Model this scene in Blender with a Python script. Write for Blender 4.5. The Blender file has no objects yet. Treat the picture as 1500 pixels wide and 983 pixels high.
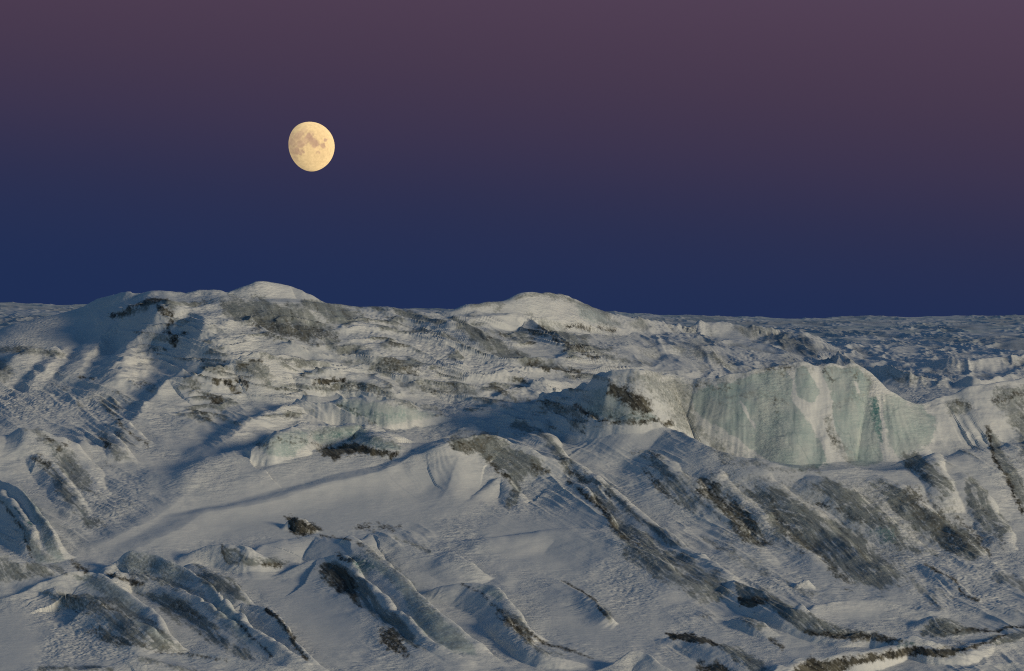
import bpy, math, time
import numpy as np
from math import radians, sin, cos, tan, pi

T0 = time.time()
scene = bpy.context.scene

# ------------------------------------------------------------------ camera
FOC = 8009.0                # focal length in photo pixels (1500 wide): a long telephoto
EYE = 462.0                 # photo row at eye level
cam_d = bpy.data.cameras.new("camera")
cam = bpy.data.objects.new("camera", cam_d)
scene.collection.objects.link(cam)
cam.location = (0, 0, 0)
cam.rotation_euler = (radians(90), 0, 0)
cam_d.sensor_width = 36.0
cam_d.lens = 36.0 * FOC / 1500.0
cam_d.shift_y = (EYE - 491.5) / 1500.0
cam_d.clip_start = 1.0
cam_d.clip_end = 400000.0
scene.camera = cam

# ------------------------------------------------------------------ sun and sky
SUN_AZ, SUN_EL = radians(130), radians(10.0)   # clockwise from the viewing direction: behind the camera to the right
sun_vec = (sin(SUN_AZ) * cos(SUN_EL), cos(SUN_AZ) * cos(SUN_EL), sin(SUN_EL))
sd = bpy.data.lights.new("sun", 'SUN')
sd.energy = 2.3
sd.angle = radians(12.0)
sd.color = (1.0, 0.84, 0.60)
sun = bpy.data.objects.new("sun", sd)
scene.collection.objects.link(sun)
sun.rotation_euler = (pi / 2 - SUN_EL, 0, pi - SUN_AZ)

world = bpy.data.worlds.new("World")
scene.world = world
world.use_nodes = True
nt = world.node_tree
nt.nodes.clear()
N = nt.nodes.new
L_ = nt.links.new
wo = N('ShaderNodeOutputWorld')
bg1 = N('ShaderNodeBackground'); bg1.inputs[1].default_value = 0.075
sky = N('ShaderNodeTexSky'); sky.sky_type = 'NISHITA'; sky.sun_disc = False
sky.sun_elevation = SUN_EL; sky.sun_rotation = SUN_AZ
sky.altitude = 600; sky.dust_density = 0.0; sky.ozone_density = 4.0
L_(sky.outputs[0], bg1.inputs[0])
# the dusk band opposite the sun: blue earth shadow at the horizon, mauve above it
tc = N('ShaderNodeTexCoord')
sep = N('ShaderNodeSeparateXYZ'); L_(tc.outputs['Generated'], sep.inputs[0])
m1 = N('ShaderNodeMath'); m1.operation = 'MULTIPLY_ADD'
L_(sep.outputs['X'], m1.inputs[0]); m1.inputs[1].default_value = 0.075
L_(sep.outputs['Z'], m1.inputs[2])
mr = N('ShaderNodeMapRange'); mr.inputs[1].default_value = -0.01; mr.inputs[2].default_value = 0.09
L_(m1.outputs[0], mr.inputs[0])
ramp = N('ShaderNodeValToRGB'); L_(mr.outputs[0], ramp.inputs[0])
def s2l(c):
    return tuple(((x / 255.0) / 12.92 if x / 255.0 <= .04045 else ((x / 255.0 + .055) / 1.055) ** 2.4) for x in c) + (1.0,)
stops = [(0.0, (30, 47, 86)), (0.11, (32, 47, 85)), (0.20, (37, 48, 84)), (0.31, (46, 49, 80)),
         (0.42, (60, 53, 79)), (0.54, (70, 57, 78)), (0.68, (80, 63, 83)), (0.82, (87, 70, 91)), (1.0, (84, 84, 112))]
ramp.color_ramp.interpolation = 'B_SPLINE'
els = ramp.color_ramp.elements
els[0].position = stops[0][0]; els[0].color = s2l(stops[0][1])
els[1].position = stops[-1][0]; els[1].color = s2l(stops[-1][1])
for p_, c_ in stops[1:-1]:
    e = els.new(p_); e.color = s2l(c_)
bg2 = N('ShaderNodeBackground'); L_(ramp.outputs[0], bg2.inputs[0])
# blend upward and towards the sun into the physical sky
fz = N('ShaderNodeMapRange'); fz.interpolation_type = 'SMOOTHSTEP'
fz.inputs[1].default_value = 0.08; fz.inputs[2].default_value = 0.30; L_(sep.outputs['Z'], fz.inputs[0])
fy = N('ShaderNodeMapRange'); fy.interpolation_type = 'SMOOTHSTEP'
fy.inputs[1].default_value = 0.6; fy.inputs[2].default_value = -0.2; L_(sep.outputs['Y'], fy.inputs[0])
mx = N('ShaderNodeMath'); mx.operation = 'MAXIMUM'; L_(fz.outputs[0], mx.inputs[0]); L_(fy.outputs[0], mx.inputs[1])
mixw = N('ShaderNodeMixShader'); L_(mx.outputs[0], mixw.inputs[0])
L_(bg2.outputs[0], mixw.inputs[1]); L_(bg1.outputs[0], mixw.inputs[2])
L_(mixw.outputs[0], wo.inputs[0])

scene.view_settings.view_transform = 'Standard'
scene.view_settings.look = 'None'
scene.view_settings.exposure = 0.0
scene.view_settings.gamma = 1.0
scene.render.engine = 'CYCLES'
scene.cycles.filter_width = 1.1
scene.cycles.use_denoising = False
scene.cycles.max_bounces = 4
scene.cycles.transparent_max_bounces = 8

# ------------------------------------------------------------------ noise
rng = np.random.RandomState(7)
PERM = np.concatenate([rng.permutation(256)] * 2).astype(np.int32)
ANG = rng.rand(256) * 2 * pi
GX, GY = np.cos(ANG).astype(np.float32), np.sin(ANG).astype(np.float32)
def noise(x, y, seed=0):
    x = np.asarray(x, np.float32) + np.float32(seed * 17.31); y = np.asarray(y, np.float32) + np.float32(seed * 9.77)
    x0 = np.floor(x); y0 = np.floor(y)
    xi = x0.astype(np.int32) & 255; yi = y0.astype(np.int32) & 255
    fx = x - x0; fy_ = y - y0
    sx = fx * fx * fx * (fx * (fx * 6 - 15) + 10); sy = fy_ * fy_ * fy_ * (fy_ * (fy_ * 6 - 15) + 10)
    def g(dx, dy):
        h = PERM[PERM[(xi + dx) & 255] + ((yi + dy) & 255)]
        return GX[h] * (fx - dx) + GY[h] * (fy_ - dy)
    a = g(0, 0); b = g(1, 0); c = g(0, 1); d = g(1, 1)
    return 1.5 * ((a + (b - a) * sx) * (1 - sy) + (c + (d - c) * sx) * sy)
def fbm(x, y, o=3, seed=0, gain=0.5):
    t = 0; amp = 1.0
    for i in range(o):
        t = t + amp * noise(x * 2.03 ** i, y * 2.03 ** i, seed + i * 3)
        amp *= gain
    return t
def sstep(a, b, x):
    t = np.clip((x - a) / (b - a), 0, 1)
    return t * t * (3 - 2 * t)

# ------------------------------------------------------------------ ground mapping
# u: bearing (photo columns), v: distance (the row a bare sloping glacier would show at), lift: height above that slope
VT = np.arange(464.0, 1160.5, 0.25)
def stretch(v):
    f = sstep(648, 470, v)
    plane = FOC / np.maximum(v - EYE, 3.0)
    return 4.0 ** (1 - f) * plane ** f
ST = stretch(VT)
WT = np.concatenate([[0], np.cumsum((ST[1:] + ST[:-1]) * 0.5 * 0.25)])
i1000 = np.argmin(abs(VT - 1000))
YT = 1200.0 * np.exp((WT[i1000] - WT) / FOC)
def w_of(v): return np.interp(v, VT, WT)
def y_of(v): return np.interp(v, VT, YT)
SKU = [-300, 0, 130, 400, 900, 980, 1080, 1150, 1300, 1500, 1800]
SKL = [24, 22, 19, 16, 7.5, 4, 1, 0, 1, 3.5, 4]
def base_lift(u, v):
    return np.interp(u, SKU, SKL) * sstep(600, 530, v)

# ------------------------------------------------------------------ relief: crest lines traced over the glacier
PROF = {'r': (2.0, 2.0), 's': (1.7, 1.0), 'p': (1.0, 2.0), 'l': (1.1, 1.1), 'b': (1.4, 1.6), 'c': (2.2, 1.0), 'k': (1.0, 3.0)}
FEATS = []
BOOST = [1.0]
def R(pts, wf, wb, pf='b', pb='r', warp=0.10, flute=0.0, own=None, vmin=505, mass=False):
    FEATS.append(dict(pts=np.array([tuple(p) + (1.0,) * (4 - len(p)) for p in pts], float), wf=wf, wb=wb, pf=PROF[pf], pb=PROF[pb], warp=warp, flute=flute, own=own, vmin=vmin, mass=mass))
    if not mass: FEATS[-1]['pts'][:, 2] *= BOOST[0]

exec_feats = True
# --- great masses
R([(-260, 580, 0), (-100, 545, 8), (0, 508, 40), (60, 468, 64), (110, 447, 84), (145, 434, 97), (190, 429, 104), (250, 428, 110), (320, 428, 114), (400, 428, 108), (470, 442, 94), (560, 452, 74), (660, 459, 52), (760, 474, 30), (860, 494, 8)], 640, 160, 'b', 'r', 0.03, own='hill_left', mass=True)
R([(850, 640, 0), (900, 630, 30), (1000, 652, 45), (1100, 672, 52), (1300, 690, 52), (1450, 655, 50), (1600, 640, 44), (1800, 640, 20)], 260, 110, 'r', 'r', 0.05, mass=True)
R([(120, 730, 0), (260, 700, 12), (420, 665, 26), (600, 655, 26), (750, 660, 20), (900, 690, 0)], 190, 110, 'r', 'r', 0.08, mass=True)
R([(-200, 640, 30), (-60, 632, 34), (40, 635, 30), (130, 655, 16), (220, 680, 0)], 170, 60, 'r', 'r', 0.1, mass=True)
R([(318, 446, 0), (332, 468, 10), (348, 500, 15), (352, 530, 14), (330, 570, 8), (290, 610, 0)], 230, 170, 'b', 'r', 0.05, mass=True)
# --- skyline
R([(330, 428, 0), (368, 416, 16), (400, 413, 19), (425, 416, 19), (448, 428, 13), (470, 444, 0)], 40, 60, 'b', 'r', 0.05, own='dome')
R([(290, 447, 3), (318, 437, 12), (350, 434, 15), (380, 438, 13), (420, 443, 11), (475, 443, 9), (505, 446, 7), (560, 454, 4), (610, 462, 0)], 80, 26, 'b', 'b', 0.05, own='dark_dome')
R([(650, 464, 6), (690, 450, 24), (742, 441, 36), (770, 430, 50), (800, 431, 50), (838, 437, 44), (870, 452, 26), (912, 474, 0)], 66, 70, 'l', 'r', 0.06, own='peak')
R([(655, 470, 0), (690, 464, 8), (760, 463, 16), (790, 474, 20), (815, 490, 18), (850, 508, 12), (905, 517, 0)], 50, 30, 's', 'l', 0.08)
R([(545, 449, 0), (600, 459, 8), (645, 470, 12), (690, 490, 14), (730, 512, 13), (780, 530, 11), (850, 543, 0)], 46, 16, 'b', 'p', 0.1)
R([(905, 478, 0), (925, 466, 12), (937, 463, 16), (950, 470, 14), (985, 474, 14), (1040, 480, 12), (1090, 482, 0)], 36, 40, 's', 'r', 0.1)
R([(1030, 490, 0), (1060, 479, 14), (1090, 474, 20), (1125, 481, 20), (1155, 480, 19), (1170, 490, 14), (1200, 512, 6), (1235, 528, 0)], 90, 50, 'b', 'r', 0.1)
R([(880, 508, 0), (960, 506, 10), (1010, 512, 12), (1060, 525, 10), (1100, 540, 0)], 40, 16, 'b', 'p', 0.1)
R([(800, 525, 0), (860, 520, 7), (910, 528, 9), (960, 540, 7), (1010, 548, 0)], 30, 12, 'b', 'p', 0.1)
# valley behind the wall, right
BOOST[0] = 1.3
R([(1200, 535, 0), (1216, 521, 12), (1228, 517, 15), (1245, 524, 12), (1262, 540, 0)], 34, 24, 's', 'l', 0.1)
R([(1262, 540, 0), (1290, 538, 16), (1300, 534, 20), (1330, 545, 16), (1370, 556, 6), (1400, 562, 0)], 44, 26, 's', 'l', 0.1)
R([(1340, 540, 0), (1370, 531, 8), (1420, 529, 11), (1460, 527, 10), (1520, 520, 8), (1600, 520, 0)], 40, 30, 's', 'r', 0.1)
R([(1370, 570, 0), (1386, 555, 9), (1400, 560, 4), (1420, 551, 14), (1440, 558, 10), (1470, 550, 8), (1500, 548, 0)], 26, 20, 's', 'l', 0.1)
BOOST[0] = 1.0
# --- left hill flanks
R([(128, 446, 0), (142, 436, 6), (160, 433, 7), (185, 430, 7), (205, 432, 0)], 22, 16, 'p', 'p', 0.15)
R([(200, 434, 0), (220, 429, 5), (250, 427, 6), (270, 432, 0)], 18, 14, 'p', 'p', 0.15)
R([(262, 434, 0), (285, 425, 6), (297, 421, 8), (320, 427, 5), (340, 430, 0)], 20, 16, 'p', 'p', 0.15)
R([(100, 600, 0), (150, 560, 10), (185, 510, 16), (215, 480, 16), (240, 458, 10), (262, 450, 0)], 40, 45, 'b', 'b', 0.2)
R([(280, 560, 0), (310, 520, 10), (320, 480, 14), (322, 445, 0)], 60, 60, 'r', 'r', 0.15)
R([(-60, 600, 0), (0, 545, 12), (40, 512, 16), (70, 510, 14), (95, 522, 0)], 40, 40, 'b', 'r', 0.15)
R([(140, 470, 0), (165, 458, 8), (215, 447, 11), (262, 442, 10), (300, 440, 0)], 26, 14, 'b', 'p', 0.12)
R([(200, 470, 0), (225, 458, 8), (250, 452, 11), (290, 450, 8), (318, 442, 0)], 26, 14, 's', 'p', 0.12)
BOOST[0] = 1.35
# --- mid ridges, left and centre
R([(235, 562, 0), (250, 553, 5), (262, 547, 10), (285, 553, 9), (315, 566, 6), (345, 575, 0)], 50, 14, 'b', 'p', 0.1)
R([(160, 640, 0), (205, 604, 6), (245, 558, 12), (285, 550, 16), (325, 540, 20), (350, 525, 25), (372, 518, 27), (400, 517, 24), (445, 523, 14), (490, 530, 7), (530, 540, 0)], 70, 24, 's', 'l', 0.1, own='ridge_a')
R([(430, 560, 0), (462, 545, 14), (480, 540, 18), (510, 545, 18), (545, 558, 16), (575, 575, 12), (610, 588, 8), (650, 606, 0)], 34, 18, 'p', 'p', 0.12, flute=3, own='ridge_b')
R([(520, 530, 0), (545, 524, 8), (575, 530, 11), (605, 544, 9), (640, 560, 0)], 30, 12, 'p', 'p', 0.12, flute=2)
R([(585, 564, 0), (620, 557, 6), (665, 562, 9), (710, 575, 8), (760, 580, 0)], 36, 12, 'b', 'p', 0.12)
R([(430, 604, 0), (450, 597, 10), (480, 588, 20), (515, 583, 26), (560, 588, 26), (605, 593, 20), (650, 607, 0)], 26, 80, 'p', 'r', 0.1, flute=2.5, own='cliff_b')
R([(250, 728, 0, 4), (285, 700, 3, 4), (330, 672, 6, 3), (355, 660, 9, 2), (378, 650, 15, 1.4), (400, 641, 21), (425, 628, 25), (455, 624, 25), (490, 626, 22), (525, 622, 20), (548, 636, 14), (575, 648, 10), (606, 662, 0)], 36, 70, 'p', 'r', 0.12, flute=3.0, own='cliff_a')
R([(640, 592, 0), (700, 585, 5), (760, 572, 9), (800, 565, 9), (830, 562, 0)], 60, 12, 'b', 'p', 0.12)
R([(690, 606, 0), (712, 594, 5), (750, 590, 8), (800, 600, 8), (840, 612, 0)], 40, 14, 'b', 'p', 0.12)
R([(285, 690, 0), (330, 646, 8), (380, 613, 13), (433, 592, 15), (458, 588, 10), (480, 590, 0)], 50, 50, 's', 'r', 0.08)
R([(400, 508, 0), (450, 502, 8), (500, 508, 12), (545, 519, 10), (600, 530, 0)], 40, 16, 's', 'p', 0.1)
R([(600, 535, 0), (660, 538, 8), (730, 547, 12), (800, 556, 9), (850, 561, 0)], 44, 14, 's', 'p', 0.1)
R([(540, 478, 0), (590, 480, 6), (640, 488, 10), (685, 506, 8), (720, 520, 0)], 36, 12, 's', 'p', 0.1)
R([(830, 545, 0), (880, 536, 8), (930, 538, 10), (980, 548, 0)], 36, 14, 's', 'p', 0.1)
BOOST[0] = 1.0
# left slopes with dirty bulges
R([(10, 640, 0), (40, 628, 16), (65, 633, 18), (95, 648, 14), (125, 670, 10), (136, 710, 6), (138, 735, 0)], 60, 20, 'p', 'p', 0.12)
R([(125, 640, 0), (145, 632, 8), (165, 640, 10), (182, 660, 8), (188, 680, 0)], 28, 12, 'p', 'p', 0.12)
R([(160, 622, 0), (178, 616, 8), (200, 635, 8), (222, 656, 0)], 24, 12, 'p', 'p', 0.12)
R([(40, 680, 0), (55, 668, 9), (75, 680, 10), (105, 720, 8), (125, 760, 0)], 30, 14, 'p', 'p', 0.12)
# --- central fin and the long dirty ridge behind it
R([(370, 748, 0), (470, 713, 6), (560, 689, 12), (608, 671, 17), (640, 655, 20), (662, 647, 14), (690, 642, 0)], 170, 40, 's', 'l', 0.05)
R([(590, 680, 0), (625, 664, 10), (645, 653, 22), (665, 643, 30), (692, 636, 34), (715, 636, 34), (742, 644, 30), (775, 668, 20), (806, 689, 8), (830, 700, 0)], 110, 16, 's', 'p', 0.08, own='fin')
R([(660, 640, 0), (705, 618, 7), (735, 612, 12), (765, 615, 14), (790, 628, 14), (810, 655, 14), (835, 675, 14), (870, 702, 16), (905, 728, 16), (960, 772, 18), (1010, 803, 18), (1060, 840, 14), (1100, 872, 0)], 110, 22, 's', 'p', 0.07, own='long_ridge')
R([(780, 705, 0), (825, 697, 6), (855, 715, 12), (885, 745, 15), (915, 785, 14), (960, 820, 12), (1010, 850, 8), (1060, 875, 0)], 110, 10, 's', 'p', 0.08)
R([(660, 760, 0), (675, 720, 6), (678, 690, 5), (672, 662, 0)], 60, 60, 'r', 'r', 0.15)
R([(690, 740, 0), (735, 700, 8), (752, 716, 9), (760, 728, 6), (762, 745, 0)], 30, 12, 'r', 'p', 0.1)
R([(105, 814, 0), (160, 791, 4), (205, 768, 5), (250, 744, 5), (272, 718, 6), (290, 690, 5), (320, 668, 0)], 60, 50, 's', 'r', 0.08)
R([(175, 818, 0), (230, 791, 6), (290, 757, 8), (340, 745, 8), (400, 733, 8), (470, 712, 6), (560, 690, 0)], 70, 50, 's', 'r', 0.08)
R([(672, 655, 0), (668, 682, 5), (658, 710, 4), (640, 740, 0)], 24, 40, 's', 'r', 0.1)
R([(100, 560, 0), (130, 520, 10), (160, 480, 12), (180, 462, 8), (200, 455, 0)], 24, 40, 's', 'r', 0.2)
R([(165, 590, 0), (178, 560, 6), (190, 525, 9), (214, 486, 7), (240, 465, 0)], 34, 40, 'r', 'r', 0.35)
R([(250, 560, 0), (268, 530, 6), (280, 500, 8), (292, 470, 7), (310, 448, 0)], 34, 36, 'r', 'r', 0.3)
R([(205, 545, 0), (228, 515, 5), (244, 490, 6), (262, 468, 0)], 24, 26, 'r', 'r', 0.3)
R([(30, 590, 0), (62, 545, 8), (88, 515, 8), (100, 500, 0)], 18, 26, 's', 'r', 0.2)
# --- dirty cliff and the great ice wall
R([(770, 592, 0), (805, 581, 10), (838, 570, 34), (862, 562, 62), (885, 556, 80, .8), (924, 547, 91, .8), (963, 545, 96, .8), (1008, 554, 91, .8), (1030, 550, 97, .85), (1047, 552, 98, .9), (1070, 545, 107, .95), (1093, 543, 110, 1.05), (1108, 539, 114, 1.1), (1122, 540, 113, 1.2), (1145, 536, 117, 1.3), (1165, 531, 122, 1.35), (1180, 530, 123, 1.3), (1195, 536, 117, 1.2), (1210, 533, 120, 1.2), (1230, 535, 118, 1.15), (1250, 532, 121, 1.1), (1272, 543, 110, 1.0), (1300, 568, 87), (1328, 586, 66), (1354, 590, 59, 1.1), (1383, 580, 65, 1.4), (1400, 576, 67, 1.6), (1422, 564, 77, 1.7), (1450, 564, 75, 1.7), (1490, 556, 79, 1.7), (1530, 549, 84, 1.6), (1620, 545, 86, 1.6), (1760, 560, 50, 1.6)], 86, 60, 'l', 'r', 0.06, flute=2.0, own='wall')
R([(780, 588, 0), (805, 580, 4), (840, 570, 9), (878, 557, 12), (900, 559, 12), (925, 572, 10), (948, 588, 8), (968, 606, 6), (990, 622, 0)], 26, 30, 'p', 'r', 0.06, flute=2.5, own='dirty_cliff')
R([(846, 616, 0, .4), (862, 619, 10, .5), (880, 621, 18, .8), (910, 620, 23), (950, 618, 24), (990, 628, 24), (1040, 652, 22), (1090, 671, 18), (1140, 683, 13), (1190, 690, 8), (1240, 688, 5), (1300, 682, 4), (1340, 672, 0)], 100, 8, 's', 'p', 0.05)
R([(1420, 640, 0), (1452, 600, 3), (1480, 575, 4), (1500, 565, 0)], 40, 40, 'r', 'r', 0.1, own='pillar')
# --- slope below the wall: long oblique swells
R([(930, 672, 0), (955, 678, 6), (990, 696, 10), (1040, 740, 10), (1090, 790, 8), (1130, 830, 0)], 46, 20, 's', 'p', 0.14)
R([(1020, 690, 0), (1045, 704, 8), (1100, 745, 10), (1160, 795, 8), (1230, 850, 0)], 46, 20, 's', 'p', 0.14)
R([(1080, 690, 0), (1130, 716, 8), (1190, 760, 10), (1260, 815, 10), (1330, 860, 0)], 50, 24, 's', 'p', 0.14)
R([(1175, 698, 0), (1210, 702, 10), (1245, 718, 14), (1290, 755, 14), (1330, 785, 10), (1370, 815, 0)], 44, 16, 'p', 'p', 0.12)
R([(1268, 700, 0), (1300, 706, 8), (1350, 740, 12), (1400, 785, 12), (1455, 828, 0)], 44, 22, 's', 'p', 0.14)
R([(1320, 655, 0), (1350, 660, 8), (1375, 690, 10), (1392, 730, 8), (1400, 750, 0)], 30, 18, 'p', 'p', 0.12)
R([(1395, 690, 0), (1415, 700, 6), (1450, 740, 10), (1474, 790, 8), (1470, 810, 0)], 34, 16, 'p', 'p', 0.14)
R([(1345, 826, 0), (1365, 832, 5), (1395, 848, 6), (1412, 862, 6), (1440, 888, 0)], 26, 8, 's', 'p', 0.12)
# --- foreground
BOOST[0] = 1.25
R([(-80, 690, 20), (-20, 700, 30), (10, 706, 36), (35, 722, 38), (55, 750, 34), (75, 785, 22), (95, 822, 0)], 60, 26, 's', 'b', 0.06, own='serac')
R([(-40, 716, 0), (0, 727, 12), (18, 742, 14), (35, 770, 12), (52, 815, 0)], 30, 14, 's', 'p', 0.06)
R([(-140, 810, 30), (-60, 806, 34), (0, 812, 30), (40, 824, 26), (80, 836, 18), (115, 850, 0)], 90, 18, 'b', 'p', 0.08)
R([(-60, 880, 0), (20, 876, 8), (60, 856, 14), (104, 839, 26), (140, 842, 28), (172, 858, 26), (210, 888, 22), (245, 925, 16), (275, 955, 0)], 120, 16, 's', 'p', 0.08, own='ridge_front_left')
R([(120, 900, 0), (60, 865, 0), (75, 868, 8), (130, 880, 14), (175, 898, 14), (225, 925, 10), (262, 952, 0)], 60, 14, 'b', 'p', 0.12)
R([(140, 846, 0), (165, 822, 14), (190, 807, 26), (215, 811, 26), (255, 824, 24), (290, 846, 22), (325, 880, 20), (365, 920, 18), (410, 955, 12), (450, 990, 0)], 60, 16, 's', 'p', 0.08, own='ridge_front_mid')
R([(150, 850, 0), (165, 838, 10), (195, 840, 12), (235, 850, 12), (280, 872, 10), (320, 900, 8), (350, 930, 0)], 26, 10, 'p', 'p', 0.1)
R([(255, 822, 0), (285, 806, 12), (322, 795, 22), (345, 800, 22), (372, 814, 16), (410, 829, 0)], 32, 18, 'b', 'p', 0.06, own='ridge_dark')
R([(262, 828, 0), (285, 826, 10), (315, 838, 14), (340, 852, 14), (362, 878, 10), (385, 900, 0)], 36, 12, 'p', 'p', 0.1)
R([(350, 815, 0), (385, 800, 9), (430, 788, 13), (470, 783, 15), (500, 790, 18), (535, 804, 21), (570, 828, 24), (605, 862, 25), (640, 895, 25), (675, 925, 20), (705, 955, 9), (730, 980, 0)], 66, 22, 'p', 'p', 0.06, own='ridge_dune')
R([(400, 848, 0), (440, 828, 9), (475, 815, 15), (505, 826, 16), (540, 858, 15), (568, 894, 14), (605, 925, 12), (650, 950, 9), (710, 985, 0)], 110, 14, 's', 'p', 0.08, own='ridge_dirty_front')
R([(322, 892, 0), (345, 884, 10), (375, 888, 16), (400, 897, 20), (420, 925, 20), (445, 955, 16), (490, 990, 0)], 60, 12, 's', 'p', 0.08, own='ridge_crack')
R([(505, 800, 0), (525, 786, 10), (558, 781, 15), (590, 792, 14), (620, 804, 12), (655, 808, 14), (690, 826, 12), (715, 850, 0)], 60, 16, 'b', 'p', 0.1, own='hummock')
R([(620, 868, 0), (650, 857, 12), (700, 853, 20), (725, 861, 22), (745, 880, 20), (765, 912, 14), (795, 940, 0)], 50, 16, 'b', 'p', 0.1, own='hummock_b')
R([(730, 900, 0), (738, 905, 12), (760, 930, 14), (800, 958, 12), (860, 975, 0)], 24, 10, 'p', 'p', 0.1)
R([(800, 845, 0), (820, 849, 3), (850, 868, 6), (875, 886, 8), (893, 904, 8), (905, 915, 0)], 40, 6, 's', 'p', 0.06)
R([(960, 940, 0), (985, 931, 8), (1015, 932, 10), (1055, 946, 12), (1100, 970, 12), (1150, 1000, 0)], 44, 12, 'b', 'p', 0.1)
R([(850, 990, 0), (895, 972, 10), (925, 955, 20), (945, 956, 20), (975, 976, 14), (1010, 1000, 0)], 50, 18, 's', 'b', 0.06)
R([(1060, 858, 0), (1078, 854, 8), (1105, 862, 12), (1130, 875, 16), (1160, 890, 18), (1195, 905, 16), (1230, 922, 10), (1270, 930, 0)], 44, 10, 'p', 'p', 0.08, own='ridge_slate')
R([(1060, 912, 0), (1085, 904, 8), (1105, 910, 10), (1122, 922, 6), (1140, 935, 0)], 20, 12, 'p', 'p', 0.1)
R([(1120, 900, 0), (1180, 890, 8), (1240, 880, 11), (1290, 880, 10), (1340, 893, 6), (1390, 902, 0)], 60, 20, 's', 'b', 0.06)
R([(1200, 945, 0), (1250, 932, 8), (1280, 925, 12), (1310, 934, 12), (1350, 940, 12), (1400, 950, 6), (1430, 955, 0)], 28, 14, 'p', 'p', 0.1)
R([(1100, 1010, 10), (1150, 975, 16), (1180, 962, 20), (1225, 960, 20), (1260, 955, 18), (1300, 948, 14), (1330, 938, 12), (1370, 950, 14), (1410, 956, 10), (1450, 940, 0)], 26, 30, 'k', 'r', 0.12, flute=3, own='ridge_bottom')
R([(1330, 915, 0), (1360, 903, 10), (1385, 908, 10), (1420, 920, 6), (1460, 922, 0)], 30, 14, 'p', 'p', 0.1)
R([(1420, 950, 0), (1450, 936, 8), (1475, 928, 10), (1510, 932, 8), (1580, 940, 0)], 40, 16, 'b', 'p', 0.1)
R([(1400, 985, 0), (1450, 972, 10), (1480, 970, 12), (1530, 978, 8), (1600, 985, 0)], 40, 20, 's', 'b', 0.1)
R([(-60, 1000, 14), (20, 985, 16), (65, 975, 18), (120, 980, 18), (160, 975, 16), (190, 963, 22), (225, 968, 20), (280, 985, 12), (340, 1000, 0)], 60, 14, 'p', 'p', 0.08)
R([(230, 962, 0), (270, 955, 6), (330, 962, 8), (400, 975, 8), (450, 990, 0)], 40, 10, 's', 'p', 0.08)
R([(1540, 1010, 40), (1590, 960, 90), (1640, 930, 110), (1720, 925, 110), (1800, 960, 60)], 120, 90, 'r', 'r', 0.05)  # unseen hill past the right edge, added to shade the lower right
R([(640, 800, 0), (720, 790, 6), (860, 780, 8), (1000, 850, 0)], 90, 40, 'r', 'r', 0.1)

R([(416, 778, 0), (428, 757, 10), (445, 763, 12), (470, 777, 0)], 16, 8, 'p', 'p', 0.2, own='mound')
R([(1163, 860, 0), (1172, 850, 8), (1184, 850, 9), (1194, 861, 0)], 12, 10, 'p', 'p', 0.1, own='block')
# ------------------------------------------------------------------ evaluate
def spline(P, step=5.0):
    n = len(P); out = []
    for i in range(n - 1):
        p0 = P[max(i - 1, 0)]; p1 = P[i]; p2 = P[i + 1]; p3 = P[min(i + 2, n - 1)]
        m = max(2, int(math.hypot(p2[0] - p1[0], p2[1] - p1[1]) / step))
        t = np.arange(m)[:, None] / m
        q = 0.5 * ((2 * p1) + (-p0 + p2) * t + (2 * p0 - 5 * p1 + 4 * p2 - p3) * t * t + (-p0 + 3 * p1 - 3 * p2 + p3) * t ** 3)
        out.append(q)
    out.append(P[-1:])
    return np.concatenate(out)

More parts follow.
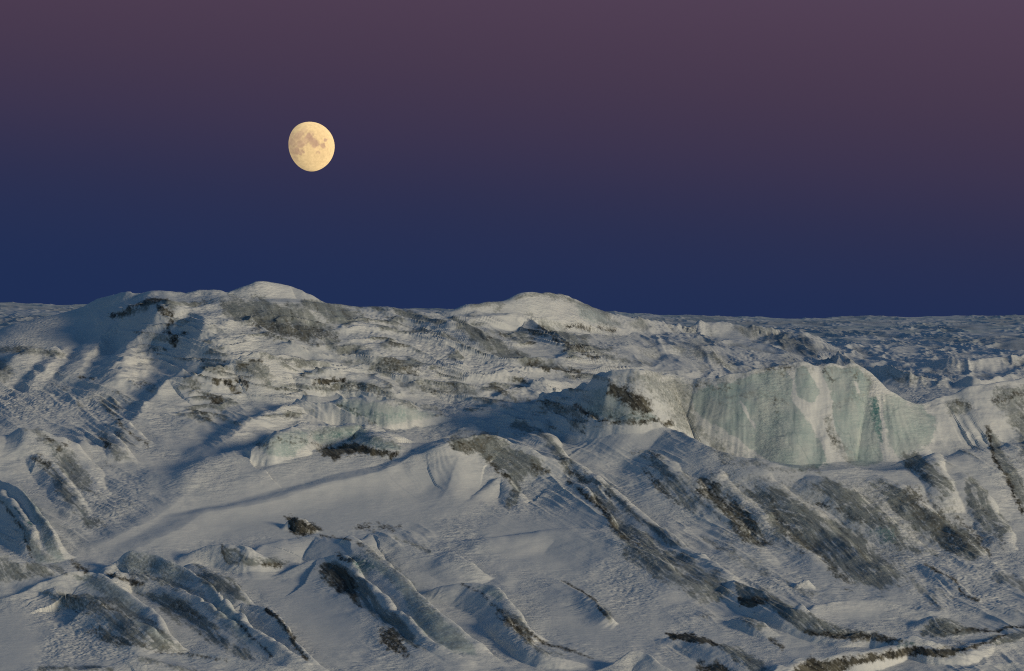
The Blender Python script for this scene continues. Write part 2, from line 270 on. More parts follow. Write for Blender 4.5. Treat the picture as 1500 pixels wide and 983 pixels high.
def stamp(Lf, U, W, f, owner=None, fid=0):
    """adds one ridge to the relief; U, W, Lf are 2-D arrays (rows = distance)"""
    c = f['crest']                      # n x 3: u, w, lift
    m = max(f['wf'] * c[:, 3].max(), f['wb']) * 1.25 + 4
    cu0, cu1 = c[:, 0].min() - m, c[:, 0].max() + m
    cw0, cw1 = c[:, 1].min() - m, c[:, 1].max() + m
    cols = np.where((U[0] >= cu0) & (U[0] <= cu1))[0]
    rows = np.where((W.max(1) >= cw0) & (W.min(1) <= cw1))[0]
    if len(cols) < 2 or len(rows) < 2: return
    sl = (slice(rows[0], rows[-1] + 1), slice(cols[0], cols[-1] + 1))
    u = U[sl].astype(np.float32); w = W[sl].astype(np.float32)
    sel = (w >= cw0) & (w <= cw1)
    uu = u[sel]; ww = w[sel]
    lam = max(f['wf'], 20) * 1.2
    a = f['warp'] * max(f['wf'], 16)
    s = f['seed']
    wu = uu + a * fbm(uu / lam, ww / lam, 3, s)
    wv = ww + a * fbm(uu / lam, ww / lam, 3, s + 40)
    if f['flute']:
        wv = wv + f['flute'] * fbm(uu / 30.0, ww / 60.0, 4, s + 80)
    best = np.full(uu.shape, 1e18, np.float32); bl = np.zeros_like(best); bk = np.ones_like(best); bs = np.zeros_like(best)
    for i in range(len(c) - 1):
        ax, ay, al, ak = c[i]; bx, by, bl_, bk_ = c[i + 1]
        dx, dy = bx - ax, by - ay
        l2 = dx * dx + dy * dy + 1e-6
        px = wu - np.float32(ax); py = wv - np.float32(ay)
        t = np.clip((px * dx + py * dy) / l2, 0, 1)
        ex = px - t * dx; ey = py - t * dy
        d2 = ex * ex + ey * ey
        k = d2 < best
        best = np.where(k, d2, best)
        bl = np.where(k, al + (bl_ - al) * t, bl)
        bk = np.where(k, ak + (bk_ - ak) * t, bk)
        bs = np.where(k, dx * py - dy * px, bs)
    d = np.sqrt(best)
    d = np.sqrt(d * d + 1.0) - 1.0            # crest a little rounded
    front = bs > 0
    tf = np.clip(d / (f['wf'] * bk), 0, 1); tb = np.clip(d / f['wb'], 0, 1)
    (af, bf), (ab, bb) = f['pf'], f['pb']
    pr = np.where(front, (1 - tf ** bf) ** af, (1 - tb ** bb) ** ab)
    add = np.zeros_like(u); add[sel] = bl * pr * (1 + np.minimum(0.1, 1.5 / (1 + bl)) * noise(uu / 25, ww / 40, s + 5))
    Lf[sl] += add
    if owner is not None and f['own']:
        o = owner[sl]; k = np.zeros(u.shape, bool); k[sel] = (pr > 0.22) & (bl > 3)
        o[k] = fid

def box(a, n, ax):
    p = [(0, 0), (0, 0)]; p[ax] = (n, n)
    c = np.cumsum(np.pad(a, p, mode='edge'), axis=ax)
    c = np.concatenate([np.zeros_like(np.take(c, [0], ax)), c], ax)
    m = 2 * n + 1
    return (np.take(c, range(m, c.shape[ax]), ax) - np.take(c, range(0, c.shape[ax] - m), ax)) / m
# pass 1: coarse grid, feature after feature, to place each crest on the ground seen so far
cu = np.arange(-320, 1820, 5.0); cv = np.arange(466.0, 1130, 0.8)
CV, CU = np.meshgrid(cv, cu, indexing='ij'); CW = w_of(CV)
CL = base_lift(CU, CV)
for k, f in enumerate(FEATS):
    f['seed'] = k * 5 + 3
    P = spline(f['pts'])
    vs = []
    for u, y, l, _k in P:
        j = (u - cu[0]) / 5.0; j0 = int(np.clip(math.floor(j), 0, len(cu) - 2)); fr = min(max(j - j0, 0), 1)
        col = CL[:, j0] * (1 - fr) + CL[:, j0 + 1] * fr
        s = cv - col; ok = cv >= f['vmin']
        tgt = y + l
        idx = np.where((s <= tgt) & ok)[0]
        if len(idx) == 0:
            vv = cv[ok][np.argmin(s[ok])]
        else:
            i = idx[-1]
            vv = cv[i]
            if i + 1 < len(cv) and s[i + 1] > s[i]: vv += 0.8 * (tgt - s[i]) / (s[i + 1] - s[i])
        vs.append(vv)
    vs = np.array(vs)
    if len(vs) > 6:
        pad = np.pad(vs, 2, mode='edge')
        vs = np.median(np.stack([pad[i:i + len(vs)] for i in range(5)]), 0)
        pad = np.pad(vs, 2, mode='edge')
        vs = np.mean(np.stack([pad[i:i + len(vs)] for i in range(5)]), 0)
    f['crest'] = np.stack([P[:, 0], w_of(vs), P[:, 2], P[:, 3]], 1)
    if f['mass']:
        M = np.zeros_like(CL); stamp(M, CU, CW, f)
        nb = max(1, int(min(f['wf'], 300) * 0.09 / 5)); nv = max(1, int(min(f['wf'], 300) * 0.09 / 3.2 / (3 if f['wf'] > 400 else 1)))
        for _ in range(2): M = box(box(M, nb, 1), nv, 0)
        f['field'] = M
        CL += M
    else:
        stamp(CL, CU, CW, f)
print('pass1', time.time() - T0)

# row spacing: finer where the ground is steep and seen
S1 = CV - CL
near_min = np.minimum.accumulate(S1[::-1], 0)[::-1]
vis = S1 <= near_min + 1.5
inpic = (S1 < 1010)
g = np.abs(np.gradient(S1, 0.8, axis=0))
wt = np.where(vis & inpic, 0.55 + np.minimum(g, 14.0), 0.35 + 0.15 * np.minimum(g, 6))
wt = np.where(CV < 545, np.maximum(wt, 1.6), wt)
wt = np.where((CV > 1040), 0.2, wt)
wt = box(box(wt, 6, 1), 4, 0)
wt = box(box(wt, 6, 1), 3, 0)
NR = 980
gu = np.arange(-150, 1650.1, 1.4)
NC = len(gu)
cum = np.concatenate([np.zeros((1, wt.shape[1])), np.cumsum((wt[1:] + wt[:-1]) * 0.5, 0)], 0)
cum /= cum[-1:]
jj = (gu - cu[0]) / 5.0; j0 = np.floor(jj).astype(int); fr = jj - j0
cumf = cum[:, j0] * (1 - fr) + cum[:, j0 + 1] * fr
tt = np.linspace(0, 1, NR)
V = np.empty((NR, NC))
for j in range(NC):
    V[:, j] = np.interp(tt, cumf[:, j], cv)
U = np.repeat(gu[None, :], NR, 0)
W = w_of(V)
Lf = base_lift(U, V).astype(np.float32)
owner = np.full(U.shape, -1, np.int16)
for k, f in enumerate(FEATS):
    if f['mass']:
        M = f['field'][:, j0] * (1 - fr) + f['field'][:, j0 + 1] * fr
        for j in range(NC):
            col = np.interp(V[:, j], cv, M[:, j]); Lf[:, j] += col
            if f['own'] and gu[j] < 640: owner[col > 26, j] = k
    else:
        stamp(Lf, U, W, f, owner, k)
iw = [k for k, f in enumerate(FEATS) if f['own'] == 'wall'][0]; ib = [k for k, f in enumerate(FEATS) if f['own'] == 'pillar'][0]
owner[(owner == iw) & (U > 1374)] = ib
print('pass2', time.time() - T0)

# ------------------------------------------------------------------ cover: pale ice, grey grimy ice, black grime, deep teal ice
S0 = V - Lf                                   # where each point shows: rows of the tracing
cover = [np.zeros(U.shape, np.float32) for _ in range(4)]
rough = np.zeros(U.shape, np.float32)
near = sstep(520, 560, V).astype(np.float32)
edge = (fbm(U / 14.0, S0 / 9.0, 5, 11, 0.62)).astype(np.float32)
ca, sa = cos(radians(38)), sin(radians(38))
streak = fbm((U * ca + S0 * sa) / 46.0, (-U * sa + S0 * ca + 22 * noise(U / 200, S0 / 140, 22)) / 8.0, 4, 21, 0.6).astype(np.float32)
def region(pts, pad):
    p = np.array(pts, float)
    j0 = np.searchsorted(gu, p[:, 0].min() - pad); j1 = np.searchsorted(gu, p[:, 0].max() + pad)
    return p, slice(max(j0, 0), max(j1, 1)), (p[:, 1].min() - pad, p[:, 1].max() + pad)
def inside_dist(p, x, y):
    ins = np.zeros(x.shape, bool); best = np.full(x.shape, 1e12)
    n = len(p)
    for i in range(n):
        ax, ay = p[i]; bx, by = p[(i + 1) % n]
        if ay != by:
            c = ((ay > y) != (by > y)) & (x < (bx - ax) * (y - ay) / (by - ay) + ax)
            ins ^= c
        dx, dy = bx - ax, by - ay
        t = np.clip(((x - ax) * dx + (y - ay) * dy) / (dx * dx + dy * dy + 1e-9), 0, 1)
        best = np.minimum(best, (x - ax - t * dx) ** 2 + (y - ay - t * dy) ** 2)
    d = np.sqrt(best)
    return np.where(ins, d, -d)
wpx = (9 * noise(U / 60, S0 / 45, 181) + 4 * noise(U / 22, S0 / 18, 182)).astype(np.float32)
wpy = (8 * noise(U / 60, S0 / 45, 183) + 4 * noise(U / 22, S0 / 18, 184)).astype(np.float32)
def POLY(kind, pts, amt=1.0, soft=4.0, nz=4.0, st=0.0):
    soft = soft * 1.5; nz = nz * 0.8; st = st * 0.6
    arr = cover[kind] if kind < 4 else rough
    p, sl, (y0, y1) = region(pts, soft + nz * 2)
    k = (S0[:, sl] > y0) & (S0[:, sl] < y1)
    if not k.any(): return
    wob = 1.0 if kind in (1, 2) and st > 0 else 0.3
    d = inside_dist(p, U[:, sl][k] + wob * wpx[:, sl][k], S0[:, sl][k] + wob * wpy[:, sl][k]) + nz * edge[:, sl][k] + st * streak[:, sl][k]
    m = amt * sstep(-soft, soft, d)
    sub = arr[:, sl]; sub[k] = np.maximum(sub[k], m)
def STROKE(kind, pts, wid, amt=1.0, soft=3.0, nz=3.0, st=0.0):
    soft = soft * 1.3; nz = nz * 0.8; st = st * 0.6
    """a band along a line; wid: half width (one number or one per point)"""
    arr = cover[kind] if kind < 4 else rough
    if not hasattr(wid, '__len__'): wid = [wid] * len(pts)
    p, sl, (y0, y1) = region(pts, soft + nz * 2 + max(wid))
    k = (S0[:, sl] > y0) & (S0[:, sl] < y1)
    if not k.any(): return
    x = U[:, sl][k] + 0.5 * wpx[:, sl][k]; y = S0[:, sl][k] + 0.5 * wpy[:, sl][k]
    best = np.full(x.shape, -1e9)
    for i in range(len(p) - 1):
        ax, ay = p[i]; bx, by = p[i + 1]
        dx, dy = bx - ax, by - ay
        t = np.clip(((x - ax) * dx + (y - ay) * dy) / (dx * dx + dy * dy + 1e-9), 0, 1)
        d = np.sqrt((x - ax - t * dx) ** 2 + (y - ay - t * dy) ** 2)
        best = np.maximum(best, wid[i] + (wid[i + 1] - wid[i]) * t - d)
    m = amt * sstep(-soft, soft, best + nz * edge[:, sl][k] + st * streak[:, sl][k])
    sub = arr[:, sl]; sub[k] = np.maximum(sub[k], m)
def SNOW(pts, wid, soft=2.0, nz=2.0):
    p, sl, (y0, y1) = region(pts, soft + nz * 2 + max(wid) if hasattr(wid, '__len__') else soft + nz * 2 + wid)
    if not hasattr(wid, '__len__'): wid = [wid] * len(pts)
    k = (S0[:, sl] > y0) & (S0[:, sl] < y1)
    if not k.any(): return
    x = U[:, sl][k]; y = S0[:, sl][k]
    best = np.full(x.shape, -1e9)
    for i in range(len(p) - 1):
        ax, ay = p[i]; bx, by = p[i + 1]
        dx, dy = bx - ax, by - ay
        t = np.clip(((x - ax) * dx + (y - ay) * dy) / (dx * dx + dy * dy + 1e-9), 0, 1)
        best = np.maximum(best, wid[i] + (wid[i + 1] - wid[i]) * t - np.sqrt((x - ax - t * dx) ** 2 + (y - ay - t * dy) ** 2))
    m = 1 - sstep(-soft, soft, best + nz * edge[:, sl][k])
    for c in cover:
        sub = c[:, sl]; sub[k] = sub[k] * m
PALE, GREY, DIRT, TEAL, ROUGH = 0, 1, 2, 3, 4

#MASKS
# ice wall
POLY(PALE, [(1012, 578), (1045, 562), (1093, 550), (1120, 546), (1150, 543), (1164, 556), (1160, 580), (1175, 602), (1200, 642), (1213, 674), (1200, 688), (1165, 689), (1120, 674), (1080, 645), (1040, 620), (1018, 602)], 1, 2, 3)
POLY(PALE, [(1165, 546), (1180, 535), (1190, 552), (1200, 574), (1190, 590), (1172, 582), (1163, 565)], 1, 1.6, 2)
POLY(PALE, [(1203, 545), (1215, 537), (1255, 536), (1276, 558), (1272, 590), (1286, 640), (1293, 676), (1265, 682), (1245, 681), (1222, 622), (1216, 592), (1206, 570)], 1, 1.6, 2)
POLY(PALE, [(1290, 580), (1310, 578), (1350, 592), (1368, 612), (1369, 640), (1350, 656), (1318, 668), (1300, 656), (1292, 612)], 0.9, 4, 7)
POLY(TEAL, [(1274, 580), (1284, 583), (1292, 610), (1294, 652), (1284, 640), (1275, 610)], 0.8, 3, 3)
STROKE(TEAL, [(1198, 686), (1217, 678)], 2, 0.6, 3, 2)
STROKE(GREY, [(1010, 570), (1050, 556), (1100, 546), (1150, 541), (1200, 540), (1260, 538)], 7, 0.45, 8, 7, 3)
POLY(GREY, [(900, 560), (930, 548), (990, 556), (1012, 580), (1020, 620), (1060, 650), (1085, 690), (1060, 680), (1030, 640), (1000, 630), (970, 590), (940, 565)], 0.65, 6, 6, 5)
STROKE(GREY, [(1210, 610), (1225, 650), (1245, 672)], 7, 0.6, 5, 6, 5)
STROKE(DIRT, [(1200, 608), (1212, 625), (1222, 650)], 2.5, 0.5, 3, 4, 3)
STROKE(GREY, [(1270, 545), (1280, 590)], 5, 0.4, 4, 5)
STROKE(DIRT, [(1135, 585), (1138, 610)], 2, 0.4, 3, 4)
STROKE(GREY, [(1040, 650), (1090, 680), (1160, 690), (1200, 688)], 4, 0.6, 4, 5, 4)
SNOW([(1042, 552), (1050, 566)], 3)
SNOW([(1085, 590), (1094, 606), (1104, 622), (1108, 634)], [1, 2, 2, 1])
SNOW([(1163, 545), (1164, 575)], 2)
SNOW([(1196, 538), (1206, 562), (1214, 590)], [4, 5, 6])
SNOW([(1165, 588), (1190, 600), (1210, 650), (1215, 676)], [4, 10, 5, 3])
SNOW([(1289, 585), (1293, 620), (1296, 655), (1302, 674)], [1, 2, 2, 4])
SNOW([(1252, 560), (1258, 575)], 2)
STROKE(DIRT, [(1018, 566), (1040, 572), (1075, 562)], 2, 0.4, 4, 8)
STROKE(DIRT, [(1130, 545), (1160, 545)], 3, 0.4, 4, 8)
STROKE(DIRT, [(1210, 545), (1216, 560)], 3, 0.5, 3, 6)
STROKE(DIRT, [(1250, 545), (1256, 556)], 2, 0.5, 3, 6)
STROKE(GREY, [(1060, 585), (1110, 575), (1155, 592)], 5, 0.45, 6, 8, 4)
STROKE(GREY, [(1215, 595), (1240, 588), (1268, 580)], 4, 0.4, 6, 8, 4)
STROKE(TEAL, [(1050, 630), (1075, 655), (1110, 675)], 5, 0.22, 8, 6)
# dirty cliff
POLY(PALE, [(842, 578), (880, 564), (910, 568), (945, 590), (965, 618), (905, 622), (870, 612), (838, 598)], 0.85, 4, 4)
POLY(DIRT, [(893, 562), (915, 566), (938, 576), (950, 590), (958, 606), (940, 608), (922, 600), (908, 588), (890, 576)], 0.95, 5, 7)
STROKE(DIRT, [(845, 595), (862, 606), (880, 618), (920, 618), (960, 616), (985, 622)], 3, 0.85, 4, 6)
STROKE(DIRT, [(852, 602), (860, 606)], 3.5, 1, 2, 2)
POLY(GREY, [(790, 590), (820, 588), (850, 606), (872, 626), (850, 628), (820, 612)], 0.8, 5, 6, 6)
STROKE(GREY, [(700, 590), (740, 586), (780, 590), (810, 592)], 3, 0.6, 4, 6)
STROKE(DIRT, [(780, 590), (820, 596), (855, 624)], 3, 0.5, 4, 7, 4)
# right pillar
POLY(GREY, [(1385, 588), (1405, 582), (1422, 590), (1420, 604), (1400, 612), (1388, 606)], 0.75, 4, 5)
STROKE(DIRT, [(1398, 588), (1420, 592)], 3, 0.5, 3, 5)
POLY(GREY, [(1455, 580), (1480, 565), (1510, 560), (1510, 700), (1490, 650), (1475, 610)], 0.75, 6, 8, 6)
STROKE(DIRT, [(1460, 585), (1478, 588), (1500, 575)], 4, 0.6, 4, 6)
POLY(GREY, [(1444, 624), (1460, 640), (1478, 675), (1495, 700), (1510, 730), (1510, 770), (1480, 715), (1462, 680), (1450, 652)], 0.9, 3, 4)
STROKE(DIRT, [(1446, 626), (1450, 650), (1466, 690), (1484, 718), (1498, 748)], 3, 0.9, 3, 4)
# cliffs left of centre
POLY(PALE, [(370, 650), (405, 635), (452, 628), (455, 650), (430, 668), (395, 668)], 0.8, 4, 5)
POLY(PALE, [(455, 628), (500, 626), (525, 622), (545, 638), (575, 650), (598, 660), (560, 663), (530, 652), (500, 643), (470, 652), (458, 642)], 0.9, 3, 4)
STROKE(TEAL, [(525, 630), (540, 645), (552, 655)], 6, 0.4, 5, 4)
POLY(DIRT, [(464, 660), (480, 652), (512, 648), (530, 652), (560, 662), (592, 666), (575, 672), (540, 666), (510, 667), (488, 673)], 1, 3, 5)
STROKE(DIRT, [(430, 640), (450, 648), (470, 652), (520, 642)], 1.5, 0.6, 3, 5)
POLY(PALE, [(486, 592), (515, 586), (560, 590), (610, 597), (642, 607), (600, 618), (560, 625), (530, 613), (510, 606)], 0.85, 4, 4)
STROKE(DIRT, [(490, 594), (515, 600), (535, 612), (550, 622)], 3, 0.45, 4, 6)
STROKE(TEAL, [(534, 602), (538, 610)], 2.5, 0.5, 3, 2)
# hills at the back
POLY(GREY, [(317, 437), (350, 432), (400, 442), (445, 453), (470, 470), (500, 490), (460, 500), (400, 492), (350, 465), (325, 455)], 0.9, 5, 6, 4)
POLY(DIRT, [(375, 470), (420, 478), (470, 482), (500, 494), (440, 500), (395, 496), (360, 478)], 0.55, 6, 8, 6)
POLY(GREY, [(410, 446), (470, 442), (510, 450), (538, 474), (520, 482), (480, 468), (440, 455)], 0.9, 4, 5, 3)
STROKE(GREY, [(165, 462), (215, 450), (262, 446), (310, 442)], [4, 6, 5, 3], 0.95, 3, 5, 3)
STROKE(DIRT, [(165, 460), (200, 450), (230, 447)], 3, 0.8, 3, 5)
STROKE(DIRT, [(232, 456), (250, 462), (246, 485), (255, 498), (270, 490)], [5, 5, 3, 5, 3], 0.8, 3, 6)
STROKE(DIRT, [(215, 445), (245, 442)], 2.5, 0.9, 3, 3)
STROKE(GREY, [(0, 512), (25, 514), (60, 516), (88, 518)], 5, 0.8, 4, 5)
POLY(GREY, [(-20, 525), (10, 528), (22, 540), (10, 560), (-20, 570)], 0.7, 5, 5)
STROKE(GREY, [(480, 444), (545, 452), (600, 462), (650, 476)], [3, 3, 5, 4], 0.85, 3, 4, 3)
STROKE(GREY, [(575, 480), (620, 484), (670, 500), (680, 506)], 3, 0.7, 3, 4, 3)
STROKE(GREY, [(660, 470), (690, 490), (740, 515), (790, 532), (850, 543)], [4, 9, 9, 7, 3], 0.9, 4, 5, 3)
STROKE(DIRT, [(780, 532), (820, 540), (850, 543)], 4, 0.8, 3, 5)
POLY(GREY, [(770, 466), (792, 474), (830, 488), (880, 505), (906, 515), (870, 526), (830, 512), (800, 492)], 0.8, 4, 6, 4)
STROKE(DIRT, [(790, 478), (815, 500), (850, 520), (875, 528)], 2, 0.7, 3, 5)
POLY(PALE, [(840, 440), (870, 452), (908, 474), (870, 474), (850, 464)], 0.7, 5, 5)
STROKE(GREY, [(755, 438), (775, 431), (830, 436), (870, 452), (905, 472)], 3, 0.8, 3, 3)
POLY(GREY, [(835, 440), (872, 452), (910, 474), (880, 474), (850, 460)], 0.55, 5, 5, 2)
STROKE(GREY, [(690, 448), (712, 443), (738, 446), (725, 456)], 4, 0.65, 4, 5, 2)
POLY(GREY, [(775, 470), (840, 474), (905, 478), (880, 484), (800, 480)], 0.5, 4, 5, 2)
STROKE(DIRT, [(830, 478), (880, 478), (900, 480)], 2, 0.7, 2, 3)
POLY(GREY, [(918, 470), (938, 462), (955, 475), (960, 484), (935, 482)], 0.7, 4, 5)  # shaded left face of the small peak, painted as grey
POLY(GREY, [(1070, 480), (1100, 474), (1150, 482), (1200, 515), (1190, 530), (1130, 505), (1090, 490)], 0.7, 5, 7, 6)
STROKE(GREY, [(990, 512), (1040, 525), (1075, 535)], 5, 0.7, 4, 5, 4)
STROKE(GREY, [(880, 525), (930, 530), (950, 536)], 4, 0.75, 3, 5)
POLY(GREY, [(1290, 540), (1330, 548), (1370, 556), (1340, 562), (1310, 556)], 0.7, 5, 6, 4)
# mid ridges
POLY(GREY, [(262, 550), (285, 556), (295, 575), (280, 580), (268, 566)], 0.7, 4, 5, 3)
STROKE(DIRT, [(316, 556), (335, 562), (350, 574)], 4, 0.85, 3, 5, 3)
STROKE(DIRT, [(345, 558), (362, 566)], 4, 0.7, 3, 5)
STROKE(GREY, [(350, 540), (380, 540), (392, 560)], 6, 0.75, 4, 5, 3)
STROKE(DIRT, [(350, 540), (385, 530)], 3, 0.6, 3, 5)
STROKE(GREY, [(385, 522), (440, 530), (480, 535)], 5, 0.7, 4, 5, 3)
STROKE(DIRT, [(312, 590), (322, 588)], 4, 0.9, 3, 4)
STROKE(DIRT, [(463, 562), (480, 558), (498, 556)], [5, 7, 4], 0.95, 4, 7)
POLY(GREY, [(460, 568), (500, 562), (550, 566), (600, 590), (645, 606), (590, 592), (540, 580), (480, 578)], 0.85, 5, 5, 4)
STROKE(DIRT, [(470, 572), (520, 570), (555, 578)], 4, 0.45, 4, 6)
STROKE(GREY, [(500, 530), (550, 538), (610, 550)], 5, 0.6, 4, 6, 3)
STROKE(DIRT, [(560, 536), (590, 544), (612, 550)], 4, 0.55, 4, 7, 3)
POLY(GREY, [(485, 505), (510, 503), (545, 516), (530, 522), (500, 518)], 0.8, 4, 5, 3)
STROKE(GREY, [(590, 562), (640, 568), (700, 574)], [5, 9, 4], 0.7, 5, 6, 5)
# left bulges
POLY(GREY, [(35, 628), (55, 630), (85, 645), (110, 660), (130, 690), (136, 725), (112, 715), (85, 680), (70, 655)], 0.75, 4, 5, 4)
STROKE(DIRT, [(66, 642), (85, 648), (98, 652), (85, 656)], 3, 0.7, 4, 6, 3)
POLY(GREY, [(48, 668), (70, 678), (95, 705), (120, 745), (150, 775), (125, 765), (95, 740), (70, 705)], 0.85, 4, 5, 5)
STROKE(DIRT, [(50, 672), (70, 682)], 5, 0.6, 4, 6)
POLY(GREY, [(142, 633), (160, 634), (180, 655), (188, 672), (172, 672), (155, 652)], 0.75, 4, 5, 4)
STROKE(DIRT, [(146, 640), (156, 650)], 4, 0.7, 4, 5)
STROKE(DIRT, [(176, 618), (190, 632), (215, 652)], [4, 3, 2], 0.65, 4, 6, 3)
STROKE(DIRT, [(118, 555), (135, 555)], 2.5, 0.7, 2, 3)
# fin
POLY(GREY, [(655, 648), (668, 640), (692, 637), (716, 638), (745, 648), (775, 668), (806, 689), (788, 692), (772, 690), (762, 706), (765, 726), (752, 744), (737, 744), (740, 728), (748, 712), (730, 698), (716, 672), (694, 662), (668, 656)], 0.95, 3, 4, 4)
POLY(DIRT, [(655, 650), (690, 640), (720, 648), (710, 662), (680, 658)], 0.6, 4, 6, 4)
STROKE(DIRT, [(715, 670), (728, 694), (745, 702)], 3, 0.8, 3, 5)
STROKE(PALE, [(748, 735), (755, 715)], 8, 0.5, 4, 4)
STROKE(DIRT, [(778, 684), (800, 690)], 4, 0.7, 3, 5)
POLY(GREY, [(748, 618), (765, 613), (792, 628), (812, 656), (845, 682), (900, 724), (950, 764), (1010, 803), (1000, 808), (960, 785), (900, 735), (850, 700), (815, 678), (795, 655), (775, 632)], 0.85, 3, 4, 4)
POLY(GREY, [(832, 700), (850, 714), (870, 725), (900, 745), (950, 785), (1000, 815), (1060, 850), (1075, 870), (1050, 880), (1010, 870), (960, 845), (915, 815), (910, 790), (885, 760), (860, 728)], 0.8, 4, 6, 8)
STROKE(DIRT, [(832, 700), (858, 722), (890, 756), (915, 785), (935, 800)], [3, 4, 4, 3, 2], 0.8, 3, 4, 3)
STROKE(DIRT, [(815, 672), (850, 695), (890, 725)], 2, 0.6, 3, 4)
# slope under the wall
POLY(GREY, [(940, 676), (965, 680), (1000, 700), (1040, 735), (1020, 745), (985, 735), (960, 705)], 0.75, 5, 7, 12)
STROKE(DIRT, [(945, 690), (970, 715), (990, 740)], 4, 0.5, 4, 6, 8)
POLY(GREY, [(1020, 695), (1050, 705), (1090, 745), (1130, 790), (1110, 800), (1070, 780), (1040, 740)], 0.85, 5, 7, 12)
POLY(DIRT, [(1022, 700), (1050, 710), (1090, 750), (1120, 790), (1090, 788), (1055, 755)], 0.65, 5, 7, 12)
POLY(GREY, [(1085, 715), (1130, 712), (1190, 740), (1240, 770), (1300, 820), (1330, 850), (1300, 870), (1240, 850), (1180, 810), (1130, 770)], 0.95, 6, 6, 8)
STROKE(DIRT, [(1120, 730), (1180, 800), (1240, 850)], 6, 0.5, 6, 8, 12)
POLY(GREY, [(1182, 703), (1215, 700), (1250, 718), (1290, 752), (1330, 790), (1365, 815), (1340, 815), (1290, 785), (1250, 765), (1215, 735)], 0.9, 4, 5, 6)
POLY(TEAL, [(1272, 778), (1295, 772), (1310, 780), (1312, 794), (1292, 794)], 0.5, 4, 4)
STROKE(DIRT, [(1200, 735), (1240, 748), (1265, 765)], 2.5, 0.55, 3, 5)
POLY(GREY, [(1275, 702), (1300, 706), (1350, 730), (1400, 770), (1452, 815), (1420, 822), (1390, 815), (1340, 775), (1300, 740)], 0.95, 4, 5, 8)
POLY(DIRT, [(1325, 720), (1350, 722), (1390, 765), (1430, 810), (1390, 812), (1350, 760)], 0.5, 6, 8, 10)
POLY(GREY, [(1322, 655), (1350, 660), (1385, 690), (1395, 720), (1380, 735), (1358, 712), (1330, 685)], 0.9, 4, 6, 5)
STROKE(DIRT, [(1335, 680), (1358, 700)], 4, 0.5, 5, 7)
POLY(GREY, [(1408, 698), (1425, 700), (1465, 745), (1475, 775), (1468, 800), (1440, 785), (1420, 745)], 0.85, 4, 6, 8)
STROKE(DIRT, [(1398, 755), (1420, 780), (1450, 812)], 3, 0.6, 4, 5, 4)
STROKE(GREY, [(1028, 790), (1060, 805), (1100, 830), (1140, 850), (1190, 872)], 4, 0.6, 4, 5, 5)
STROKE(DIRT, [(1352, 829), (1380, 842), (1402, 850), (1412, 866), (1432, 878)], 2.5, 0.85, 2.5, 3, 2)
STROKE(GREY, [(1462, 848), (1480, 852), (1500, 862)], 7, 0.7, 4, 6, 4)
STROKE(GREY, [(1290, 832), (1330, 850), (1370, 880)], 6, 0.6, 5, 6, 5)
# foreground
POLY(PALE, [(-10, 722), (10, 732), (40, 775), (70, 820), (88, 828), (55, 825), (32, 785), (10, 745)], 0.85, 4, 3, 3)
POLY(PALE, [(32, 712), (55, 740), (75, 785), (95, 822), (80, 822), (60, 785), (45, 750)], 0.85, 4, 3, 3)
STROKE(TEAL, [(24, 742), (34, 752), (42, 768)], [4, 4, 2], 1, 2, 2)
STROKE(DIRT, [(2, 735), (15, 750), (35, 785), (48, 815)], 1.5, 0.7, 2, 3)
POLY(GREY, [(-10, 812), (40, 824), (85, 836), (105, 846), (60, 848), (20, 845), (-10, 850)], 0.85, 4, 5, 5)
STROKE(DIRT, [(105, 824), (120, 830), (128, 834)], 4, 0.7, 3, 4)
POLY(PALE, [(105, 842), (135, 840), (175, 862), (210, 890), (240, 925), (258, 948), (225, 935), (180, 895), (140, 868)], 0.7, 4, 4, 4)
POLY(GREY, [(62, 868), (100, 872), (150, 885), (190, 900), (235, 930), (262, 950), (210, 948), (160, 935), (132, 918), (150, 915), (120, 895)], 0.8, 5, 6, 7)
STROKE(DIRT, [(133, 922), (170, 936), (210, 948)], 5, 0.5, 5, 6, 5)
STROKE(DIRT, [(100, 872), (150, 890), (200, 905)], 2, 0.5, 4, 5, 3)
POLY(PALE, [(168, 822), (190, 808), (215, 812), (255, 825), (285, 848), (262, 856), (220, 842), (185, 838)], 0.55, 5, 4, 3)
STROKE(GREY, [(195, 838), (240, 852), (275, 862)], 5, 0.8, 4, 5, 4)
STROKE(DIRT, [(160, 842), (185, 850), (208, 854)], [3, 4, 3], 0.8, 3, 5)
POLY(GREY, [(225, 868), (255, 878), (295, 895), (325, 930), (350, 950), (310, 945), (270, 915), (240, 890)], 0.9, 4, 5, 5)
STROKE(DIRT, [(250, 885), (290, 902)], 4, 0.5, 5, 7)
POLY(PALE, [(295, 850), (310, 860), (340, 895), (380, 945), (350, 935), (320, 900)], 0.7, 4, 4, 4)
POLY(GREY, [(290, 832), (315, 840), (340, 855), (362, 882), (340, 880), (315, 865)], 0.95, 4, 5, 5)
POLY(GREY, [(324, 800), (345, 800), (372, 814), (425, 829), (385, 834), (345, 822), (328, 818)], 0.95, 3, 3, 3)
STROKE(DIRT, [(325, 802), (330, 818)], 2, 0.7, 2, 3)
STROKE(DIRT, [(385, 830), (410, 828)], 3, 0.9, 3, 2)
POLY(PALE, [(530, 806), (560, 822), (600, 856), (650, 905), (695, 950), (702, 962), (660, 952), (625, 930), (600, 902), (588, 866), (562, 842), (545, 830)], 0.9, 4, 3, 3)
STROKE(GREY, [(535, 806), (570, 828), (610, 868), (625, 900)], 6, 0.5, 5, 5, 4)
POLY(TEAL, [(498, 816), (525, 812), (545, 822), (548, 834), (535, 840), (515, 828)], 0.6, 3, 4)
STROKE(DIRT, [(495, 814), (520, 820)], 3, 0.7, 3, 5)
